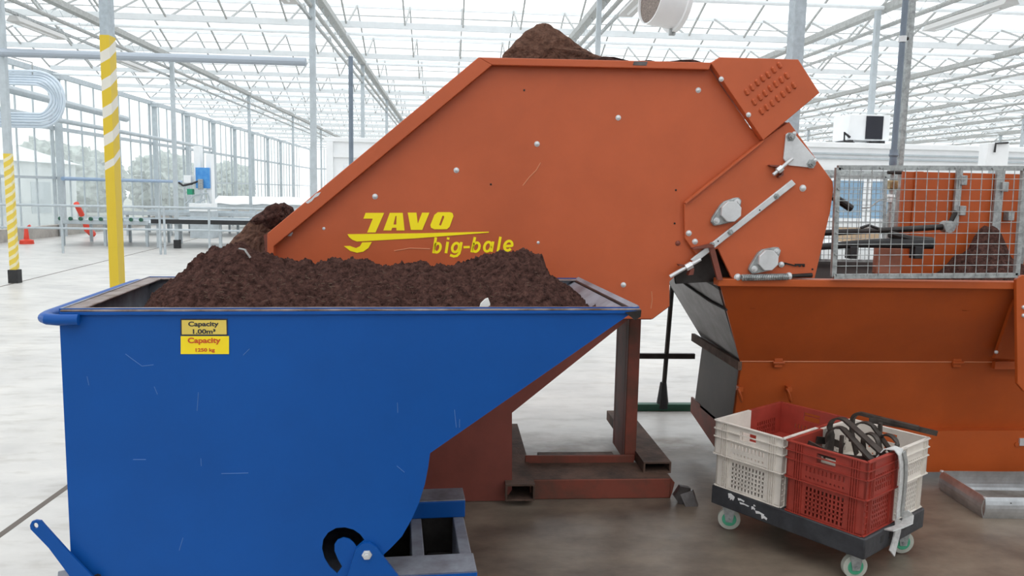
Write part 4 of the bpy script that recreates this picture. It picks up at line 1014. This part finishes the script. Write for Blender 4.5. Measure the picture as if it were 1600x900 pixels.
for i in range(NU+1):
    for j in range(NV+1):
        u = u0_+(u1_-u0_)*i/NU; v = .012+(WID-.024)*j/NV
        t_ = v/dc if v < dc else (WID-v)/(WID-dc)
        t_ = max(0, min(1, t_)); s_ = t_**.8*(1.0-.12*t_*(1-t_))
        edge = ZR-.055+.03*noise.noise(V((u*5, v*5, 3)))
        h = hz_(u+.03*noise.noise(V((u*6, v*6, 9)))); z_ = edge+(h-edge)*s_ if h > edge else h-.03*(1-t_)
        p = fl_+ud*u+bk*v; q_ = V((u*1.0, v*1.0, .3))
        k = min(1, t_*4+.15)
        z_ += k*(.022*noise.fractal(q_*7, .8, 2.0, 4)+.016*noise.fractal(q_*26, .7, 2.1, 4)+.010*abs(noise.noise(q_*70))+.006*noise.noise(q_*150))-.008*k
        # the tipping slope stays in front of the heap's toe
        zs = ZR-.72*max(0, (.0+LEN*0))
        hm.v.append(V((p.x, p.y, z_)))
for i in range(NU):
    for j in range(NV): k = i*(NV+1)+j; hm.f.append((k, k+NV+1, k+NV+2, k+1))
ho = tag(hm.build('peat_heap', PEAT, loc=base+up*.6, smooth=80), 'heap of dark brown peat filling the blue skip', 'peat', kind='stuff')
# scraps on the heap
def hsurf(px, py, up_=.0):
    best = None
    for k in range(60):
        v = .03+k*.012; o = fl_+bk*v; q = PL(px, py, o, nd); u = (q-o).dot(ud)
        t_ = min(1, v/dc); z_ = ZR-.055+(hz_(u)-ZR+.055)*t_**.8
        if q.z <= z_+.01: return q+up*up_
    return q
c = hsurf(759, 476, .004)
mb = MB().prism([c+ud*x+up*y for x, y in ((-.022, -.02), (-.016, .0), (-.002, .014), (.008, .018), (.015, .0), (.014, -.02))], bk*.012)
tag(mb.build('plastic_scrap', WOOD, loc=c), 'small white scrap on the peat at the near rim of the skip', 'scrap')
for px, py, l in ((383, 407, 'grey leaf scrap on the peat heap, upper left'), (500, 405, None)):
    if not l: continue
    c = hsurf(px, py, .03)
    tag(MB().ribbon([c+ud*(-.02)+up*.012, c+up*.008, c+ud*.018-up*.02], .022, .003, bk).build('leaf_scrap', GALVD, loc=c), l, 'scrap')
stx = MB()
for k in range(150):
    px, py = random.uniform(300, 850), random.uniform(425, 475)
    c = hsurf(px, py, .004); a_ = random.uniform(0, PI); l = random.uniform(.006, .016)
    dr = (ud*math.cos(a_)+up*math.sin(a_)*.6+nd*.3).normalized()*l
    stx.tube([c-dr/2, c+dr/2], .0011, 4)
tag(stx.build('peat_fibres', mat('pale_fibre', (.13, .085, .06), .9), loc=base+up*.7), 'pale fibres scattered over the peat heap', 'fibres', kind='stuff')

# ------------------------------------------------------------------ trolley with crates
DZ = .205
A_, B_, C_ = Z(1112, 757, DZ), Z(1352, 843, DZ), Z(1466, 800, DZ)
xd = (B_-A_).normalized(); yd = V((-xd.y, xd.x, 0))      # xd along the long front, yd to the back right
DL, DW = (B_-A_).length, (C_-B_).dot(yd)
D = lambda u, v, z: A_+xd*u+yd*v+up*(z-DZ)
Tt = thing('dolly', 'black plastic dolly on four green-hubbed castors under the crates', 'dolly', D(DL/2, DW/2, 0))
def dbox(name, m, u0, u1, v0, v1, z0, z1, par, bev=.004): return MB().obox(D(u0, v0, z0), xd*(u1-u0), yd*(v1-v0), up*(z1-z0)).build(name, m, par, bevel=bev)
z0 = DZ-.085
dbox('deck', DOLLY, 0, DL, 0, DW, z0, DZ, Tt, .006)
for v in (.13, .20, .33, .40): dbox('slot', BLACK, DL-.001, DL+.001, v*DW/.52, v*DW/.52+.022, DZ-.05, DZ-.022, Tt, 0)
wp = mat('paint_smear', (.75, .75, .75), .6)
for (u, z1, l, h) in ((.09, .193, .035, .022), (.10, .183, .02, .018), (.14, .187, .035, .010), (.15, .172, .05, .008), (.21, .172, .02, .014), (.23, .160, .045, .012), (.26, .150, .03, .016), (.22, .183, .01, .008)):
    lab(MB().prism([D(u, -.001, z1), D(u+l*.4, -.001, z1+h*.15), D(u+l, -.001, z1-h*.3), D(u+l*.9, -.001, z1-h*.9), D(u+l*.5, -.001, z1-h*.6), D(u+l*.1, -.001, z1-h)], -yd*.0008).build('paint_smear', wp, Tt, smooth=0), 'white paint smear')
def castor(pu, pv, ang):
    c = D(pu, pv, .052); ax = (xd*math.cos(ang)+yd*math.sin(ang)); fw = V((-ax.y, ax.x, 0))
    k = MB().lathe(c-ax*.014, ax, [(0, .040), (.003, .049), (.025, .049), (.028, .040)], 28).build('wheel', TYRE, Tt)
    lab(MB().lathe(c-ax*.016, ax, [(0, .030), (.004, .034), (.028, .034), (.032, .030)], 24).build('wheel_hub', GREENW, k), 'green wheel hub')
    f = MB()
    for s in (-1, 1): f.prism([c+ax*(.018*s)+fw*x+up*y for x, y in ((-.014, -.012), (.014, -.012), (.030, .058), (-.026, .058))], ax*.003*s)
    f.obox(c-ax*.022-fw*.03+up*.056, ax*.044, fw*.065, up*.012)
    f.build('fork', GALVD, Tt); MB().lathe(c-ax*.025, ax, [(0, .007), (.05, .007)], 10).build('axle', GALVD, Tt)
w1, w2, w3 = Z(1124, 823, 0), Z(1333, 903, 0), Z(1428, 861, 0)
for w_, ang in ((w1, 2.2), (w2, 2.5), (w3, 2.5)): castor(max(.06, min(DL-.06, (w_-A_).dot(xd))), max(.06, min(DW-.06, (w_-A_).dot(yd))), ang)
castor(.08, DW-.08, 2.2)

def crate(u0, v0, z0, L, W, H, mf, mb_, label, name='crate'):
    """front/back along xd (short side W) ; depth along yd (long side L); near half in one colour, far half in the other"""
    t = thing(name, label, 'crate', D(u0+W/2, v0+L/2, z0), 'two-coloured stacking crates')
    def wall(mb, o, ax, ln, upper, hh, out, end=False):
        # a wall panel from o along ax (length ln) and up hh, with slotted fields and ribs on the outside
        th = .008; ax = ax.normalized()
        def bx(a, b, c, d, t0=0, t1=th): mb.obox(o+ax*a+up*c-out*t1, ax*(b-a), out*(t1-t0), up*(d-c))
        m0, m1 = ln*(.24 if end else .2), ln*(.76 if end else .8)
        fields = [(.30, .44, 1), (.12, .18, 1)] if upper and end else [(.14, .56, 3)] if upper else [(.08, .86, 6)]
        hole = None
        if end and upper: hole = (ln*.38, ln*.62, .60, .86)
        bx(0, m0, 0, hh); bx(m1, ln, 0, hh)
        z_ = 0
        for c, d, rows in sorted(fields):
            bx(m0, m1, z_*hh, c*hh)
            n = max(4, int((m1-m0)/.0165)); st = (m1-m0)/n
            for k in range(n+1): bx(max(m0, m0+k*st-st*.25), min(m1, m0+k*st+st*.25), c*hh, d*hh)
            for k in range(1, rows): z1 = hh*(c+(d-c)*k/rows); bx(m0, m1, z1-.0036, z1+.0036)
            z_ = d
        if hole:
            bx(m0, m1, z_*hh, hole[2]*hh); bx(m0, hole[0], hole[2]*hh, hh); bx(hole[1], m1, hole[2]*hh, hh); bx(hole[0], hole[1], hole[3]*hh, hh)
        else: bx(m0, m1, z_*hh, hh)
        for c, d in ((.97, 1.0), (.74, .765), (.51, .53), (.0, .025)) if upper else ((.97, 1.0), (.0, .02)): bx(0, ln, hh*c, hh*d, -.008, 0)
        if not upper:
            for k in range(1, 6): bx(m0-.05*ln-.028, m0-.05*ln+.004, hh*k/6-.0015, hh*k/6+.0015, -.004, 0); bx(m1+.05*ln-.004, m1+.05*ln+.028, hh*k/6-.0015, hh*k/6+.0015, -.004, 0)
        for a in (.10, .13, .16, .19, .81, .84, .87, .90): bx(ln*a, ln*a+.003, 0, hh, -.006, 0)
    uq = z0 > DZ+.05
    f = MB(); b = MB(); h2 = L/2
    wall(f, D(u0, v0, z0), xd, W, uq, H, -yd, True)
    wall(f, D(u0, v0, z0), yd, h2, uq, H, -xd); wall(f, D(u0+W, v0, z0), yd, h2, uq, H, xd)
    f.obox(D(u0, v0, z0), xd*W, yd*h2, up*.008)
    wall(b, D(u0, v0+L, z0), xd, W, uq, H, yd, True)
    wall(b, D(u0, v0+h2, z0), yd, h2, uq, H, -xd); wall(b, D(u0+W, v0+h2, z0), yd, h2, uq, H, xd)
    b.obox(D(u0, v0+h2, z0), xd*W, yd*h2, up*.008)
    cn = {CRW: 'cream', CRR: 'red'}
    lab(f.build('near_half', mf, t, smooth=0), cn[mf]+' near half'); lab(b.build('far_half', mb_, t, smooth=0), cn[mb_]+' far half')
    return t
CL, CW, CH = .50, .325, .155
cu = .012; zz = DZ+.001
g1 = crate(cu, .01, zz, CL, CW, CH*.95, CRW, CRR, 'lower crate of the left stack, cream front and red back')
g2 = crate(cu-.008, .0, zz+CH*.95, CL+.02, CW+.012, CH, CRW, CRR, 'empty upper crate of the left stack, cream front and red back')
cu2 = cu+CW+.03
g3 = crate(cu2, .01, zz, CL, CW, CH*.95, CRR, CRW, 'lower crate of the right stack, red front and cream back')
g4 = crate(cu2-.004, .0, zz+CH*.95, CL+.02, CW+.012, CH, CRR, CRW, 'upper crate of the right stack holding dark metal brackets, red front and cream back')
ZT = zz+CH*1.95
# metal brackets in the right crate
def hook(pts, wd, th, side, lbl='dark curved steel bracket piled in the red-fronted crate'):
    o = MB().ribbon(pts, wd, th, side); return tag(o.build('steel_bracket', HOOKM, loc=pts[0], smooth=40), lbl, 'bracket', 'dark steel brackets in the crate')
def E(u, v, z): return D(cu2+u*CW, .02+v*CL, ZT+z)
def arc(c, a0, a1, r, ax1, ax2, n=10): return [c+ax1*(r*math.cos(a0+(a1-a0)*k/n))+ax2*(r*math.sin(a0+(a1-a0)*k/n)) for k in range(n+1)]
hook([E(.12, .50, -.09)]+[E(.12, .50, -.02)]+arc(E(.22, .52, .01), PI, PI*.35, .05, xd, up)+[E(.95, .30, -.01)], .036, .008, yd)
hook([E(.20, .40, -.10)]+arc(E(.30, .42, -.02), PI*1.1, PI*.45, .055, xd, up)+[E(.9, .20, -.03)], .034, .008, yd)
hook([E(.22, .72, -.06)]+arc(E(.32, .74, .03), PI, PI*.5, .04, xd, up)+[E(.6, .78, .062), E(.98, .86, .05)], .022, .014, yd)
hook([E(.45, .70, .055), E(.8, .86, .045), E(1.12, 1.0, .025)], .022, .008, up)
hook([E(.35, .66, -.10)]+arc(E(.45, .64, -.0), PI*1.05, PI*.3, .05, (xd+yd*.4).normalized(), up)+[E(.9, .6, -.06)], .030, .007, yd)
hook([E(.55, .55, -.10)]+arc(E(.64, .5, -.01), PI*1.0, PI*.1, .04, (xd-yd*.3).normalized(), up)+[E(.8, .45, -.1)], .028, .007, yd)
hook([E(.70, .66, -.10)]+arc(E(.78, .62, -.02), PI*1.0, PI*.15, .045, (xd-yd*.2).normalized(), up)+[E(.95, .5, -.1)], .028, .007, yd)
hook([E(.08, .16, -.03), E(.3, .18, -.05), E(.62, .22, -.06), E(.95, .32, -.03)], .034, .009, up)
hook([E(.10, .30, -.06), E(.4, .34, -.07), E(.8, .42, -.06)], .034, .009, yd)
hook([E(.05, .62, -.05), E(.12, .45, -.045), E(.2, .30, -.08)], .04, .008, up)
hook([E(.03, .36, -.035), E(.10, .52, -.05), E(.16, .66, -.08)], .03, .008, up)
hook([E(.48, .22, -.12), E(.48, .22, .035)], .014, .012, yd, 'dark steel bar standing upright among the brackets in the red-fronted crate')
hook([E(.60, .72, -.08), E(.60, .70, .055)], .018, .012, yd, 'second upright steel bar at the back among the brackets in the red-fronted crate')
# webbing strap over the right end
R_ = lambda v, z, o=0: D(cu2+CW+.012+o, v, z)
vs = .21
pts = [R_(vs-.03, ZT-.03, -.05), R_(vs-.02, ZT+.008, -.03), R_(vs-.01, ZT+.018, .0), R_(vs+.0, ZT+.004, .02), R_(vs+.015, ZT-.04, .024), R_(vs+.03, ZT-.10, .022), R_(vs+.035, ZT-.17, .020), R_(vs+.04, ZT-.24, .016), R_(vs+.04, DZ+.03, .018)]
t = thing('webbing_strap', 'grey webbing strap hanging over the right end of the crates', 'strap', pts[-1])
MB().ribbon(pts, .05, .004, yd).build('band', STRAP, t, smooth=60)
MB().ribbon([p+xd*.006+yd*.018 for p in pts[3:]], .022, .004, yd).build('band', STRAPD, t, smooth=60)
MB().ribbon([R_(vs-.07, DZ+.008, .03), R_(vs-.02, DZ+.014, .045), R_(vs+.03, DZ+.02, .055), R_(vs+.07, DZ+.03, .04), R_(vs+.06, DZ+.05, .024)], .045, .005, xd+up*.3).build('loop', STRAP, t, smooth=60)
MB().ribbon([R_(vs+.05, DZ+.016, DL-cu2-CW-.012+.004), R_(vs+.03, DZ-.02, DL-cu2-CW+.002), R_(vs+.0, DZ-.07, DL-cu2-CW+.006), R_(vs-.03, DZ-.098, DL-cu2-CW+.012)], .045, .005, yd).build('tail', STRAP, t, smooth=60)

# ------------------------------------------------------------------ aluminium tray on the floor at the right
a, b, c = Z(1536, 810, 0), Z(1469, 766, 0), Z(1640, 811, 0)
xd2 = (c-a).normalized(); yd2 = V((-xd2.y, xd2.x, 0)); dp = (b-a).dot(yd2); sk = (b-a)
t = thing('metal_tray', 'shallow aluminium tray lying on the floor in front of the trough', 'tray', a)
hh = .105; wl_ = .9
MB().obox(a, xd2*wl_, sk, up*.004).build('tray_floor', ALUIN, t)
def side(o, v, ins):   # slightly curved, leaning side
    m = MB(); n = 6
    for k in range(n):
        z0_, z1_ = hh*k/n, hh*(k+1)/n; c0_, c1_ = .012*math.sin(PI*k/n), .012*math.sin(PI*(k+1)/n)
        m.hexa([o+up*z0_-ins*c0_, o+v+up*z0_-ins*c0_, o+v+up*z0_-ins*(c0_-.004), o+up*z0_-ins*(c0_-.004)], [o+up*z1_-ins*c1_, o+v+up*z1_-ins*c1_, o+v+up*z1_-ins*(c1_-.004), o+up*z1_-ins*(c1_-.004)])
    return m
side(a, xd2*wl_, yd2).build('front_side', ALU, t); side(a, sk, xd2).build('left_side', ALU, t); side(a+sk, xd2*wl_, -yd2).build('back_side', ALU, t); side(a+xd2*wl_, sk, -xd2).build('right_side', ALU, t)
for p in (a+up*hh, b+up*hh): MB().lathe(p-up*.004, (0, 0, 1), [(0, .010), (.006, .008)], 10).build('corner_weld', ZINC, t)
c = P(1577, 776, a.y); MB().lathe(V((c.x, a.y-.014, .08)), -yd2, [(0, .003), (.002, .003)], 8).build('hole', DARKIN, t)

for o in list(bpy.data.objects):
    if 'base' in o: del o['base']
